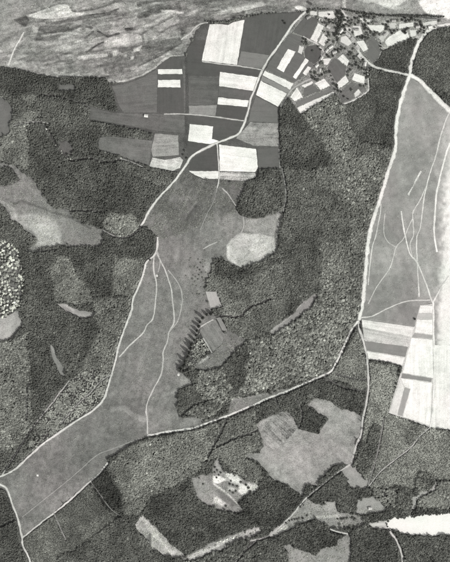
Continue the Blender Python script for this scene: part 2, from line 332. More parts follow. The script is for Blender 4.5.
patch('river_flats', [(0,68),(12,68),(26,71),(40,75),(54,77.6),(70,77),(90,77.6),(106,77.6),(109,83),(126,82),(142,76),(156,68),(164,62),(170,57),(178,56),(184,56),(187,48),(193,38),(196,30),(203,24),(209,22.5),(228,20.5),(245,16.5),(262,13.5),(290,12),(305,10.5),(330,9),(345,9),(360,12.5),(390,15.5),(420,16.5),(445,19.5),(450,20),(450,0),(0,0)], 146, [
    ('blob', [(-42,-42),(62,-42),(60,2),(50,8),(28,15),(14,20),(0,26),(-42,30)], 150, 1.10, .9), ('blob', [(60,-42),(130,-42),(118,3),(100,8),(78,12),(66,8)], 152, 1.65, .8),
    ('blob', [(-42,28),(24,24),(26,32),(16,46),(10,60),(-42,62)], 148, 2.20, .6), ('line', [(4,40),(10,36),(18,32)], 3, 122, 1.65, .6), ('line', [(0,52),(14,46)], 3, 168, 1.65, .6),
    ('line', [(80,13.5),(104,9.5),(122,4)], 2.4, 168, 0.77, .85), ('line', [(79,11.6),(92,10),(104,7),(121,0)], 1.2, 106, 0.66, .85),
    ('blob', [(60,21),(83,15.5),(107,13),(119,8.5),(117.5,12.5),(103.5,17),(83,20),(60,25),(48,25),(44,22)], 104, 0.55, .9), ('line', [(86,15.4),(108,13.4),(119,9)], .9, 86, 0.45, .7),
    ('blob', [(26,16),(45,9.5),(59,5),(68,5),(72,12),(84,14),(70,17),(56,19.5),(38,19)], 216, 0.55, .95), ('line', [(54,17),(58,12),(66,9)], .8, 188, 0.55, .6), ('line', [(27,15.6),(45,9),(59,4.4)], .6, 128, 0.45, .8),
    ('blob', [(14,20),(26,16),(30,20),(26,27),(19,24)], 90, 0.77, .9), ('line', [(26,24),(34,22),(44,22)], 1.4, 104, 0.55, .7),
    ('blob', [(39,26),(70,23),(82,26),(72,32),(56,37),(40,41),(36,42)], 118, 1.10, .8), ('line', [(40,30),(52,32),(64,31)], 2.4, 94, 0.88, .8), ('line', [(37,40),(48,41),(60,36)], 1.2, 104, 0.66, .7), ('line', [(60,31.5),(72,29),(84,26),(92,28)], 1.6, 106, 0.77, .8),
    ('blob', [(33,26),(40,26),(34,42),(30,37)], 166, 0.45, .9), ('line', [(36,45),(54,42),(72,38.5)], 3, 170, 1.10, .75), ('line', [(42,36),(60,33.5),(72,34),(82,35)], 1.4, 180, 0.66, .8), ('line', [(70,33.4),(80,34.4)], 2, 196, 0.66, .8),
    ('blob', [(31,51),(51,49),(58,62),(34,64)], 134, 1.65, .7), ('line', [(40,48),(54,52),(60,60)], 1, 118, 0.66, .6), ('blob', [(14,60),(34,64),(67,72),(70,79),(40,76),(12,68)], 166, 1.65, .7), ('line', [(18,50),(30,54)], 3, 132, 1.10, .6), ('line', [(20,58),(36,46)], 1, 172, 0.55, .6),
    ('blob', [(96,26),(125,20),(130,28),(116,32),(98,31)], 168, 1.10, .8), ('line', [(92,24),(110,19),(126,15)], .8, 128, 0.55, .6),
    ('line', [(85.6,38.5),(93.5,32)], 1.6, 92, 0.55, .85), ('line', [(98,31.6),(108,37),(119,33.6)], 1.5, 86, 0.50, .95), ('line', [(126,29.5),(132,29)], 2.0, 80, 0.50, .95), ('line', [(86,52),(92,49),(96,46),(103.5,42.4)], 1.3, 84, 0.50, .9),
    ('blob', [(62,47),(83,43),(94,44),(88,51),(69,52)], 184, 0.77, .85), ('blob', [(103.5,45),(118,39),(128,33),(141,35),(143,42),(122,46),(108,49)], 190, 0.88, .9), ('line', [(80,58),(92,57),(106,55.6)], 3, 200, 0.99, .9), ('blob', [(112,51),(117,50),(119,55),(113,57)], 216, 0.55, .9),
    ('line', [(60,54),(76,54),(94,52),(116,48)], 1.2, 116, 0.66, .7), ('blob', [(60,62),(84,60),(100,59),(103,75),(88,77),(62,72)], 132, 1.38, .8), ('line', [(62,76),(80,74),(100,76)], 1.6, 162, 0.88, .7), ('blob', [(102,62),(130,56),(130,72),(112,80),(104,76)], 130, 1.65, .8),
    ('blob', [(136,16),(155.6,7),(178.7,4),(182,9),(161,12.4),(139.5,20)], 102, 0.88, .9), ('line', [(138,5),(152,1),(176,-1)], 3, 108, 1.10, .8), ('line', [(124,8.6),(129.6,11.6)], 1.2, 86, 0.50, .9), ('blob', [(120,2),(136,4),(140,10),(136,15),(120,10)], 172, 1.10, .7),
    ('blob', [(143,34),(173,17),(179,34),(177,38),(145,42)], 164, 0.88, .85), ('line', [(139.5,30),(152,24),(163,18),(171.5,14)], 2, 182, 0.66, .85), ('line', [(141,35),(150,29),(159,24),(173,16.6)], 1.2, 112, 0.50, .85), ('line', [(157,36.4),(164,31),(170,27),(176,25)], 1.2, 110, 0.50, .8), ('line', [(162,11),(172,11.4),(183,13.4)], 1.6, 204, 0.55, .9),
    ('blob', [(120,48),(155.6,42),(178.7,37.6),(184,41),(164.4,53),(138,66),(120,70),(108,76)], 116, 0.77, .9), ('blob', [(133,49),(142,46),(140,51),(134,52)], 202, 0.55, .9), ('blob', [(130.5,57),(134,56.6),(134,60),(131,60.4)], 198, 0.50, .9), ('line', [(118,53),(126,56)], 2, 172, 0.77, .7),
    ('line', [(138,66.4),(160,56),(182,43)], 1, 92, 0.55, .8), ('line', [(112,76),(126,70),(142,62),(166,50)], .8, 136, 0.50, .7), ('blob', [(110,80),(140,70),(160,58),(168,56),(156,66),(142,75),(124,81)], 136, 0.88, .8), ('line', [(108,82.4),(124,81.2),(142,75.4),(155.6,67),(162.7,60),(171.5,56.4),(182,56.4)], .9, 178, 0.50, .95),
    ('blob', [(179,17),(200,15),(208,20),(196,25),(182,38),(180,30)], 120, 0.77, .85), ('line', [(178,16),(196,13),(214,13)], 2, 132, 1.10, .6),
    ('blob', [(184,-42),(290,-42),(285,1),(230,4),(200,6)], 122, 1.65, .75), ('blob', [(188,8),(192,4),(200,8),(194,13)], 166, 1.10, .8), ('line', [(200,10),(216,12),(226,8)], 2.4, 134, 1.10, .6),
    ('blob', [(213,15.5),(225,10),(244,6.5),(262,1.5),(270,2.5),(262,7),(244,11),(228,14.5)], 180, 0.66, .9), ('line', [(222,15.4),(240,13),(258,8),(274,6)], 1, 116, 0.55, .7),
    ('blob', [(187,34),(198,26),(206,26),(205,40),(196,40),(190,46)], 148, 0.55, .85), ('blob', [(182,46),(188,44),(186,57),(181,56)], 130, 0.77, .8),
    ('blob', [(270,-42),(360,-42),(356,9),(320,8),(285,11),(262,12)], 140, 1.65, .85), ('line', [(270,5),(300,2),(340,4)], 2, 158, 1.10, .6), ('line', [(262,11),(290,9.6)], 2, 112, 0.77, .7),
    ('blob', [(294,7),(299,5.5),(308,9),(304,12),(297,9.5)], 214, 0.55, .9), ('blob', [(342,-5),(345.5,-5),(346,8),(342,9)], 205, 0.55, .8), ('line', [(307,2),(311,4)], 2, 88, 0.55, .9),
    ('blob', [(352,-42),(452,-42),(440,4),(410,8),(385,10),(370,4),(358,1)], 220, 1.65, .92), ('blob', [(358,9.5),(372,2.6),(384,7),(400,13),(380,13.6)], 148, 0.77, .85),
    ('blob', [(396,7),(408,0),(424,0),(420,6),(408,10)], 156, 1.10, .85), ('blob', [(418,2),(430,-8),(495,-8),(495,30),(440,17),(424,12)], 246, 1.65, .95)],
    'streaked pale sand and grass flats along the top edge beyond the trees', step=0.6, edge=0.8, rgh=0.9, ragged=0, clear=True, streak=flats_streak, grain=flats_grain)

patch('farmland', [(187,57),(188,48),(195,39),(196,31),(204,24),(210,24),(228,24),(245,18),(262,14.5),(290,13),(303,13),(291,31),(266,68),(279,106),(280,168),(259,169),(257,177),(246,182),(219,181),(195,176),(189,171.5),(182,172),(172,171.5),(149,167),(152,140),(154,133),(152,131),(126,126),(90,119.5),(90,106),(112,112.5),(118,112),(116,100),(110.5,85),(128,82),(143,76),(157,67),(164,61),(171,56.5),(184,57)], 98, [('line', [(186,60),(187,90),(186,120),(186,146)], 2.5, 86, 1.5, .8), ('line', [(184,66),(184.5,112)], .8, 122, 1, .6)], 'dim field margins between the village plots', step=1.0, edge=.3, rgh=.8, ragged=0)
CM = [(182,172),(189,172),(195,176),(204,179.5),(219,181),(246,182),(240,196),(236,210),(241,216),(258,219),(271,214),(281,210),(283,213),(279,232),(277,252),(271,255),(260,262),(248,267),(238,268),(224,260),(214,258),(211,270),(207,280),(205,291),(208,300),(211,309),(216,318),(213,322),(201,326),(197,335),(191,348),(185,362),(177,371),(190,379),(192,384),(178,389),(178,412),(178,418),(190,417),(204,419),(200,425),(180,429),(160,432),(147,436),(140,440),(128,446),(110,458),(105,465),(95,478),(90,481),(54,512),(22,537),(20,528),(12,504),(6,490),(-42,482),(-42,477),(1,476),(15,469),(26,459),(36,450),(60,432),(76,421),(92,411),(103,400),(107,390),(112,374),(116,360),(122,336),(127,322),(131.6,310),(132.6,300),(137,290),(142,278),(144,270),(146,262),(154,256),(157,247),(158,236),(152,231),(141,226),(148,213),(156,201),(167,189)]
patch('central_meadow', CM, 134, [
    ('blob', [(182,170),(246,182),(240,200),(234,214),(205,222),(182,232),(160,240),(140,228),(160,196)], 112, 5, .9),
    ('blob', [(148,214),(165,214),(172,222),(160,236),(150,231),(142,226)], 132, 2, .7),
    ('blob', [(206,216),(236,212),(262,220),(268,232),(240,234),(228,246),(206,254)], 142, 5, .75),
    ('blob', [(240,233),(260,234),(270,236),(275,237),(275,252),(270,254),(258,262),(240,267),(228,260),(226.5,246),(231,240)], 206, 1.0, .95),
    ('blob', [(232,244),(242,238),(252,246),(246,262),(236,262)], 176, 3, .5), ('blob', [(252,238),(268,240),(262,252),(250,254)], 216, 3, .6),
    ('line', [(228,246),(228,258),(240,267)], 1.6, 222, 1, .7), ('line', [(236,250),(244,246),(250,252),(244,258)], .8, 168, 1, .7), ('line', [(246,240),(256,244),(266,242)], .8, 180, 1, .7), ('line', [(250,258),(262,252),(272,246)], .8, 186, 1, .6), ('line', [(232,256),(240,262),(250,262)], .7, 180, 1, .6), ('line', [(240,266),(258,261),(272,253)], 2.5, 176, 2, .6),
    ('blob', [(246,220),(271,215),(280,212),(277,238),(262,234),(244,231)], 168, 1.4, .85), ('line', [(277,250),(278,235),(282,214)], 2.6, 150, 1.2, .9), ('line', [(275,238),(277,222),(283,212)], .8, 118, 1, .6),
    ('blob', [(204,257),(212,257),(210,268),(206,274),(203,268)], 168, 1.5, .9),
    ('blob', [(158,236),(205,228),(208,256),(203,290),(185,290),(168,270),(156,258)], 128, 5, .6),
    ('blob', [(150,268),(165,275),(172,318),(160,352),(140,400),(112,408),(110,390),(122,350),(136,300)], 130, 5, .5),
    ('blob', [(0,478),(40,450),(90,415),(120,400),(150,405),(147,434),(120,446),(90,470),(40,510),(22,530)], 122, 6, .7),
    ('line', [(112,410),(124,408),(134,416),(146,420)], 2.5, 158, 2.2, .65), ('line', [(110,396),(116,392)], 2, 160, 2, .6), ('line', [(146,420),(150,408)], 3, 150, 3, .4),
    ('blob', [(8,478),(22,466),(30,480),(26,515),(16,505)], 136, 5, .6), ('blob', [(20,520),(54,500),(60,506),(24,535)], 142, 3, .6),
    ('blob', [(163,395),(176,392),(178,416),(158,424),(150,432),(148,425)], 140, 4, .5), ('blob', [(180,419),(190,417),(204,419),(196,426),(180,428)], 156, 1.2, .8),
    ('blob', [(180,374),(192,381),(192,384),(180,388)], 156, 1.2, .8), ('line', [(162,396),(168,394),(178,390)], 1.5, 158, 1.5, .6),
    ('line', [(114,322),(178,322)], .8, 142, 1, .4), ('line', [(147,300),(146,350)], .8, 148, 1, .35),
    ('line', [(178,190),(184,200),(196,206)], 1.2, 92, 2, .5), ('line', [(188,212),(196,202)], .8, 138, 1, .5), ('line', [(196,206),(186,220)], .8, 88, 1.2, .5),
    ('line', [(194,182),(185,204),(180,214)], .7, 136, .9, .6), ('line', [(202,186),(194,200)], .7, 134, .9, .5), ('line', [(200,216),(196,232)], .8, 138, 1, .5)],
    'large open meadow crossed by pale tracks down the middle of the view', step=0.8, rgh=0.8, ragged=2.2, grain=lambda x, y: 24 * fbm(x / 4 + y / 16, y / 20, 51, 4) + 26 * fbm(x / 3, y / 3, 52, 4) + 24 * fbm(x / 14, y / 14, 53, 3))
patch('sandy_clearing', [(0,158),(12,165),(18,170),(26,174),(34,180),(40,190),(50,205),(54,209),(66,209),(71,210),(72,217),(80,221),(90,225),(103,230),(102,246),(90,247),(68,246),(54,246),(40,249),(28,249),(36,242),(35,237),(26,230),(18,222),(12,221),(10,215),(2,205),(0,204),(0,192),(5,186),(18,181),(20,180),(18,176),(12,168),(0,167)], 138, [
    ('blob', [(14,220),(30,212),(50,216),(62,232),(60,246),(40,248),(36,238),(26,228)], 184, 4, .85), ('blob', [(34,226),(46,222),(52,234),(46,246),(36,246)], 196, 3, .7), ('blob', [(56,236),(60,236),(60,246),(54,246)], 204, 1.4, .7),
    ('blob', [(60,222),(100,230),(102,246),(64,245)], 134, 3, .7), ('blob', [(4,190),(28,184),(42,200),(50,206),(30,206),(10,204)], 134, 3, .7),
    ('line', [(14,204),(22,201),(34,205),(52,212),(70,217),(90,228)], 1.2, 98, 1.2, .65), ('line', [(27,182),(38,196),(50,208)], 3, 148, 2, .6), ('line', [(2,203),(12,210),(14,219)], 3, 178, 2, .7),
    ('line', [(0,162),(14,167),(24,177)], 4, 150, 3, .6), ('line', [(4,190),(14,185),(24,182)], 1.5, 150, 1.5, .6), ('blob', [(10,216),(18,214),(18,222),(12,221)], 190, 1.5, .6)],
    'blotchy sandy clearing with a bright bare centre at the left edge', step=0.9, edge=2.2, rgh=1.0)
patch('sand_strip', [(10,315),(18,309),(20,318),(23,325),(12,338),(0,354),(0,325)], 172, [('line', [(0,352),(12,337),(22,325)], 1.6, 120, 1.4, .8), ('blob', [(4,328),(14,320),(10,334),(3,342)], 194, 2, .7)], 'pale wedge of bare ground below the bright grove at the left edge', step=0.8, rgh=0.7)
patch('grassland', [(0,90),(4,96),(14,110),(12,122),(10,132),(4,136),(0,137)], 116, (), 'smooth grey grass patch cut by the left edge near the top', rgh=0.35)
patch('clearing', [(57,305),(62,303.5),(66,304),(72,308),(80,310.5),(95,312),(93,317),(82,319),(76,315.5),(70,312),(66,313),(64,309)], 158, [('line', [(58,305.5),(66,305),(73,310)], 1.5, 190, 1.2, .8), ('line', [(73,314),(92,316)], 2, 180, 1.5, .7)], 'bright sickle shaped clearing in dark forest left of the meadow', step=0.6, rgh=0.6, ragged=.7)
patch('clearing', [(50,345),(53,347),(58,358),(65,368),(65,378),(60,374),(55,362),(51,352)], 150, [('line', [(51,346),(54,352)], 1, 178, 1, .7)], 'narrow pointed clearing below the sickle shaped clearing', step=0.6, rgh=0.5, ragged=.6)
patch('clearing', [(59,85),(75,85),(77,90),(69,91.5),(60,91)], 122, (), 'small grey clearing in the dark wood under the flats', step=0.7, rgh=0.5, ragged=.8)
patch('clearing', [(60,142),(70,141),(74,150),(70,157),(64,152),(58,146)], 108, (), 'dim glade among the bright shrubs in the western wood', step=0.7, rgh=0.7)
patch('clearing', [(133,524),(143,515.5),(150,520),(160,530),(174,546),(184,554),(185,559),(176,558),(166,556),(152,548),(148,541)], 178, [('line', [(143,517),(156,536),(172,552)], 2.5, 212, 2, .7), ('line', [(150,534),(150,546)], 1, 112, 1, .8), ('blob', [(136,522),(144,520),(150,532),(146,536)], 160, 3, .6)], 'pale blade of bare ground running down to the bottom edge', step=0.7, edge=2.2, rgh=1.3)
patch('sand_pit', [(192,478),(199,475),(206,474),(212,473),(214,464),(219,456),(221,457),(219,463),(228,473),(233,472),(244,480),(258,484.5),(259,488),(252.5,493.5),(244,496),(238,502),(244,512),(238,512),(226,510),(218,510),(210,505),(199,501.5),(194,489)], 146, [
    ('blob', [(193,480),(204,478),(214,488),(220,505),(212,505),(199,500)], 160, 3, .7), ('blob', [(214,497),(217,496),(226,503),(222,506),(214,502)], 226, 1.2, .9),
    ('blob', [(213,476),(220,476),(226,480),(218,484),(212,482)], 250, 1.0, .95), ('blob', [(227,473),(234,472),(241,480),(238,485),(231,483),(226,478)], 246, 1.5, .9),
    ('blob', [(239,483),(247,485),(248,492),(243,496),(238,492)], 248, 1.4, .9), ('blob', [(247,483),(258,485),(258,489),(252,492),(247,489)], 240, 1.6, .8), ('blob', [(228,486),(236,488),(236,491),(227,491)], 232, 1.2, .8),
    ('line', [(214,484),(224,491),(237,503)], 1.1, 214, .8, .9), ('blob', [(217,490),(226,493),(236,504),(232,507),(222,500)], 112, 1.5, .7), ('line', [(216,463),(222,472),(228,480)], 1.4, 176, 1.2, .7), ('blob', [(208,473),(213,474),(212,484),(206,482)], 122, 2, .6)],
    'bright white sand pit with dark bushes in the southern wood', step=0.6, edge=1.8, rgh=1.0)
patch('heath', [(245,456),(248,454),(260,452),(263,447),(261,434),(257,426),(260,421),(270,416),(286,411),(293,416),(298,428),(302,430),(318,434),(328,419),(318,413),(307,405),(314,399),(320,397),(328,400),(340,408),(354,412),(361,416),(360,436),(355,440),(355,450),(352,456),(351,464),(340,465),(332,466),(328,472),(322,477),(317,485),(305,485),(303,497),(296,491),(288,486),(278,481),(270,476.5),(262,466),(256,461)], 160, [
    ('blob', [(258,424),(288,411),(298,428),(286,440),(262,446)], 156, 2.5, .7), ('blob', [(309,405),(320,398),(356,414),(358,436),(330,440),(318,414)], 168, 2, .7),
    ('line', [(275,424),(286,434)], 1, 128, 1.5, .5), ('line', [(266,432),(276,444)], 1, 134, 1.5, .5), ('line', [(272,424),(281,437)], .8, 172, 1.2, .5), ('line', [(296,430),(282,450)], 1, 180, 1.2, .5),
    ('line', [(273,465),(277,474),(288,484)], 3, 184, 2, .5), ('blob', [(300,436),(340,430),(350,455),(320,470),(290,470)], 162, 8, .5)],
    'broad pale heath clearing with a wooded notch in its top side', step=0.9, edge=1.4, rgh=0.9, ragged=1.6, grain=lambda x, y: 24 * fbm(x / 5, y / 5, 57, 4) + 20 * fbm(x / 16, y / 16, 58, 3))
patch('valley_grass', [(300,507),(306,499.5),(314,503),(322,506.5),(325,501),(335,501.5),(336.5,511),(350,514),(362,516),(367,523),(360,528),(345,529),(335,528),(322,523),(315,519),(303,522),(290,529),(275,537),(268,536),(272,531),(290,517)], 154, [('blob', [(322,503),(335,502),(336,510),(325,510)], 180, 2, .7), ('line', [(280,532),(300,524),(316,517),(340,516)], 1.4, 200, 1.4, .8), ('blob', [(340,520),(362,518),(362,526),(345,527)], 140, 2, .6), ('line', [(270,535),(285,527)], 4, 204, 2, .8)], 'pale grassy hollow beside the diagonal lane in the lower right', step=0.7, rgh=0.9)
patch('valley_grass', [(284,544),(292,545),(300,550),(308,552),(315,556),(322,548),(335,545),(340,538),(348,534.5),(351,538),(346,562),(292,562),(287,551)], 150, [('blob', [(290,550),(300,552),(300,562),(290,562)], 164, 2, .6)], 'pale rough grass cut by the bottom edge left of the dark block', step=0.7, rgh=0.9)
patch('valley_grass', [(358,500),(372,496),(379,502),(387,508),(385,511),(363,515),(356,513)], 166, (), 'light grey grass plot above the lower hedge', step=0.7, rgh=0.5, ragged=.8)
patch('valley_grass', [(350,465),(355,466),(360,474),(369,481),(366,488),(352,488.5),(344,476),(342,471)], 162, (), 'light grass corner where the dirt road meets the ditch', step=0.7, rgh=0.6)
patch('sand_flat', [(366,524),(376,521),(387,519.5),(392,518.5),(420,515),(450,510),(450,535.5),(436,535),(425,536),(412,535),(402,533),(392,529.5),(384,529.5),(372,527)], 251, [('blob', [(356,518),(386,516),(387,532),(360,532)], 186, 2, .9), ('line', [(372,525),(385,524)], 1.4, 226, 1.4, .8)], 'blinding white sand flat at the lower right edge', step=0.9, edge=2.6, rgh=0.16, ragged=2.4)
patch('ravine', [(270,331),(278,324),(290,316),(300,304.5),(316,293),(318,296),(309,309),(297,318),(281,330),(272,335)], 150, [('line', [(271,331),(290,316),(300,305)], 1.2, 184, 1, .8)], 'pale grassy ravine floor cutting the eastern wood', step=0.6, rgh=0.7, ragged=1)
patch('clearing', [(228,415),(231,402),(234,399),(248,397),(258,394),(270,392.5),(288,387),(290,389.5),(270,397.5),(246,408)], 138, [('line', [(231,402),(234,399),(248,397),(270,393)], 1, 172, 1, .7)], 'grey verge between the curved road and the mottled wood', step=0.7, rgh=0.7)
patch('clearing', [(412,509),(413,497),(422,492),(432,489),(436,480),(437,484),(434,491),(424,495),(417,500),(415,509)], 176, (), 'pale strip curling between woods above the white sand', step=0.6, rgh=0.6, ragged=.7)
patch('clearing', [(226,330),(235,334),(246,340),(246,342),(228,358),(220,369),(200,370),(194,367),(207,356),(212,353),(222,344)], 126, [('blob', [(196,362),(207,356),(226,360),(220,369),(200,370)], 136, 1.5, .7), ('line', [(207,357),(200,362)], 2, 190, 1.4, .8), ('line', [(229,346),(238,352)], 2, 148, 2, .5)], 'rough grazing wedge south of the small square fields', step=0.8, rgh=0.9)
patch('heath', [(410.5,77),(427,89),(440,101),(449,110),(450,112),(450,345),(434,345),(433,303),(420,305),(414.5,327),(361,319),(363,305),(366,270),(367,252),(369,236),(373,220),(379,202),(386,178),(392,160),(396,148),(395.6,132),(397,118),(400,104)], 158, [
    ('blob', [(444,120),(495,100),(495,360),(440,345),(437,300),(441,255),(440,200),(440,160)], 200, 10, .8),  # soft fade into the over-exposed right edge, painted in the heath colour
    ('blob', [(453,140),(495,130),(495,300),(445,275),(444,230),(447,190)], 248, 6, 1.0), ('blob', [(441,268),(495,255),(495,440),(438,360),(439,310)], 242, 5, .95),  # over-exposed white glow along the right edge, put into the ground greys
    ('blob', [(386,214),(402,212),(404,238),(395,246),(387,240)], 140, 2.5, .75), ('blob', [(366,275),(415,275),(415,300),(380,312),(364,312)], 144, 5, .7), ('blob', [(362,300),(405,302),(418,308),(414,326),(362,318)], 136, 2.5, .8),
    ('blob', [(402,92),(425,92),(432,120),(405,130),(398,118)], 164, 5, .6), ('line', [(436,142),(420,156),(402,168)], 1.2, 146, 1.6, .7), ('blob', [(398,150),(430,150),(424,200),(392,205),(386,180)], 150, 6, .6),
    ('blob', [(412,215),(432,215),(434,300),(422,298),(412,270)], 176, 5, .6)],
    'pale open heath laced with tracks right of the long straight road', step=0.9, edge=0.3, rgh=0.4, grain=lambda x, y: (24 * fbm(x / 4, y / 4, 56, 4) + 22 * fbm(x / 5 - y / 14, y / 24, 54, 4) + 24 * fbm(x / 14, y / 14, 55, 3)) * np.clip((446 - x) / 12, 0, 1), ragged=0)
patch('village_ground', [(306,11),(330,9.5),(344,10),(360,13.5),(390,16.5),(420,18),(450,22),(450,26),(440,26.5),(428,31),(419,41),(417,38),(400,43),(383,50),(379,58),(373,65),(368,70),(368,90),(354,100),(342,104),(338,96),(334,92),(300,114),(289,97),(278,107),(265,70),(290,31)], 142, [
    ('blob', [(306,12),(336,10),(338,22),(320,24),(310,16)], 150, 3, .7), ('blob', [(318,22),(334,26),(334,46),(318,44)], 156, 4, .6), ('blob', [(340,25),(368,22),(368,50),(352,48),(340,38)], 148, 4, .6),
    ('blob', [(378,20),(450,19),(440,27),(416,42),(384,50),(376,36)], 176, 3, .7), ('line', [(345,16),(343,28),(338,35)], 2.5, 205, 2, .8), ('blob', [(316,48),(334,44),(332,62),(318,72)], 150, 4, .6), ('line', [(384,48),(380,58),(388,46)], 2.5, 200, 1.6, .6)],
    'patchwork of gardens and yards around the village houses', step=0.8, edge=0.3, rgh=1.6, ragged=0)

patch('farmland', [(361.5,319.4),(414.5,327),(420,305.2),(433.6,303.5),(434.4,345.5),(450,345.5),(450,434),(430,427),(388.5,413),(402.4,366),(390,362.5),(368,359)], 206, (), 'pale margins between the eastern plots', edge=.3, rgh=.6, ragged=0)
patch('valley_grass', [(184,558),(200,549),(215,541),(228,536),(246,530),(258,527.5),(264,531),(250,538),(236,541),(222,549),(205,555),(190,561)], 150, [('line', [(190,557),(215,546),(240,535),(258,530)], 2, 196, 2, .8)], 'pale shrubby valley floor along the bottom wood', step=.7, edge=2.0, rgh=1.4)
# ------------------------------------------------------------------ fields
W_ = 'pale fields of the village'; D_ = 'dark fields of the village'
F = field
F('tall white rectangular field right of the grey lane, topmost of the large fields', [(209.6,24.4),(222,24.2),(228,25),(234,22),(244.4,20),(237,65),(201.6,60.6)], 236)
F('large dark field filling the top corner beside the village road', [(246,19.5),(262,15),(280,13.6),(300,13.5),(288,31),(270,55),(267,54),(241,50.4)], 97)
F('medium grey field below the large dark top field, beside the road', [(241,51.2),(269,55.2),(263,68.5),(238,65.2)], 132)
F('dark field with a clipped corner left of the tall white field', [(187,52),(194,40),(205,40.5),(201.5,61.5),(220,64.8),(262,70),(258.5,76.5),(220.5,71.2),(219,76),(188,76)], 91)
F('dim field with faint stripes left of the two white bars', [(188.5,76.8),(219,76.8),(217,104.4),(189,105)], 104, ang=0.05, rgh=.8)
F('light grey fading strip above the thin cross lane', [(189,105.8),(216.8,105.2),(215.6,115.6),(189,113.6)], 150, ang=0.05, rgh=.7)
F('upper of two white bar fields left of the road bend', [(220,72),(258,77.2),(253,91),(219,86)], 243)
F('dark strip between the two white bar fields', [(219,86.8),(253,91.8),(249.5,99.8),(218.6,96.4)], 104, rgh=.6)
F('lower and narrower of two white bar fields left of the road bend', [(218.4,97.2),(248.6,100.6),(247.6,107),(217.6,104.2)], 243)
F('dark field under the lower white bar, above the thin lane', [(217.4,105),(247.2,107.8),(244.4,119.4),(216.2,116)], 92)
F('white block field below the thin cross lane', [(190,124),(213,126.4),(212,139),(219,141),(217,142.6),(210,144),(188,141)], 247)
F('dark field in the inner bend of the road', [(187.5,115.8),(216,118),(243.5,122.6),(237.4,132),(229,137),(219.5,140.4),(212.8,138.6),(213.8,125.6),(190.4,123.2),(187.6,123)], 94)
F('dark sliver below the white block field, left of the road', [(187.5,142),(209.5,145),(213,144.6),(199,150.4),(190,156),(187.5,152)], 90)
F('near black field tucked inside the road curve', [(218,144.4),(219,170.6),(189.2,170),(189.6,164),(193,158.6),(202,152.8)], 90)
F('white crescent field under the near black field', [(189,171),(219,171.4),(218,179),(204,178.6),(195,175.2)], 238)
F('large glaring white field south of the road', [(219,144.6),(256,149),(258,168),(255,172),(220,171)], 249)
F('speckled pale strip along the foot of the glaring white field', [(219.6,171.8),(255,172.8),(256,177),(246,181),(219,179.4)], 186, rgh=2.2)
F('dark square field right of the glaring white field', [(257,149.2),(280,147.4),(280.4,168),(258.8,168)], 106)
F('cloudy pale field right of the road bend', [(250,122.4),(278,123.4),(279.5,146.4),(254,145.6),(236,138.6),(243,131)], 156, rgh=1.7)
F('brownish grey triangle field between road and cloudy pale field', [(256,96.4),(277,107.4),(278,122.6),(248.6,121.6),(251.4,108)], 118)
F('white band along the top of the striped diamond field', [(264.5,70.8),(293.5,83.6),(290,89.6),(262.5,75.2)], 243)
F('grey stripe through the middle of the striped diamond field', [(262.2,75.8),(289.8,90),(287,93.2),(260.8,80.2)], 142)
F('white lower half of the striped diamond field', [(260.6,80.8),(286.8,93.6),(278,106.6),(256,95)], 245)
F('dark tilted field behind the parallel white strips', [(290.5,33),(303,37),(301,46),(304,57),(315.5,66),(294,83),(266,69.6),(275,54)], 112, h=.12)
F('widest of the parallel white strips beside the village road', [(288,49),(295.6,51.6),(283.6,72.4),(276.6,68.4)], 247)
F('narrow long white strip right of the widest strip', [(305.6,58.2),(309,60.2),(296,79),(293,77)], 245)
F('short pale strip nearest the village street', [(307.8,66),(311.2,67.8),(306,75.5),(302.8,73.3)], 232)
F('tiny light plot above the dark diamond', [(299.4,45.5),(304,47),(301.6,54.4),(298,52)], 212)
F('dark diamond plot with one lone tree', [(307,46.6),(317,44.5),(321.4,47.8),(320.5,59),(314,64),(305,57.7),(304.2,50)], 95)
F('dark square at the road fork on the village edge', [(306,15),(319,19),(310,39),(292,32)], 104)
F('white slanted strip right of the dark fork square', [(318.3,23.3),(324,26),(316.7,42.8),(310.5,39)], 234)
F('white garden plot below the slanted strip', [(323.3,33.3),(328,38),(324,46.7),(318.5,42.8)], 228)
F('small white plot at the village top left', [(310,11.2),(317,11.6),(317,15.5),(310.5,15)], 226)
F('white yard along the top hedge', [(318.5,11.8),(333,11),(335.3,17.8),(332,19),(324.5,17.8),(318.6,16)], 228)
F('white plot right of the dark tree belt', [(353,26),(360,26),(363,34),(354.5,36.7)], 234)
F('little white plot at the street junction', [(345.8,27),(351.7,28),(351,33),(347,31)], 214)
F('white garden left of the diagonal street', [(341,37),(346,36),(352.4,43),(348,46),(340.5,41.7)], 218)
F('white garden right of the diagonal street', [(356.2,41.7),(364,40.5),(368,49.4),(363.2,51.7)], 234)
F('dark leaf shaped field inside the village', [(368,41),(372,36.5),(378,41.7),(380.5,51),(379,57),(373,63.6),(364,53.5),(369,50)], 116)
F('broad white plot above the leaf shaped field', [(367,25),(384,25.5),(384.5,29.5),(379,33),(371,30)], 236)
F('thin white strip under the tree row', [(359,17.8),(371.7,20),(372,21.7),(363,22)], 230)
F('white bar plot below the middle of the tree row', [(398.7,24),(413.4,22.6),(413.4,26.4),(399.4,28.8)], 236)
F('white bar plot near the right end of the tree row', [(422.8,22.6),(436.8,21),(436.8,24),(422.8,25.7)], 234)
F('largest white garden of the eastern village', [(384.7,42),(389,36.5),(400,30.3),(407.5,32),(409.5,38),(398.7,42),(387.8,47.4)], 238, rgh=.7)
F('white corner plot by the bend of the wide road', [(409.6,30.4),(417,30),(415.8,35.8),(411,37)], 222)
F('light square plot left of the white bar plot', [(389,23),(396.5,23.3),(396,28),(390.5,28)], 206)
F('pale slanting strip below the broad white plot', [(379,38),(387.5,31),(389.2,33),(382,42.6)], 204)
F('white double strip on the top corner of the grey diamond', [(342.8,54),(349.4,60.5),(346.7,66.2),(337.4,58.4)], 238, rgh=.9)
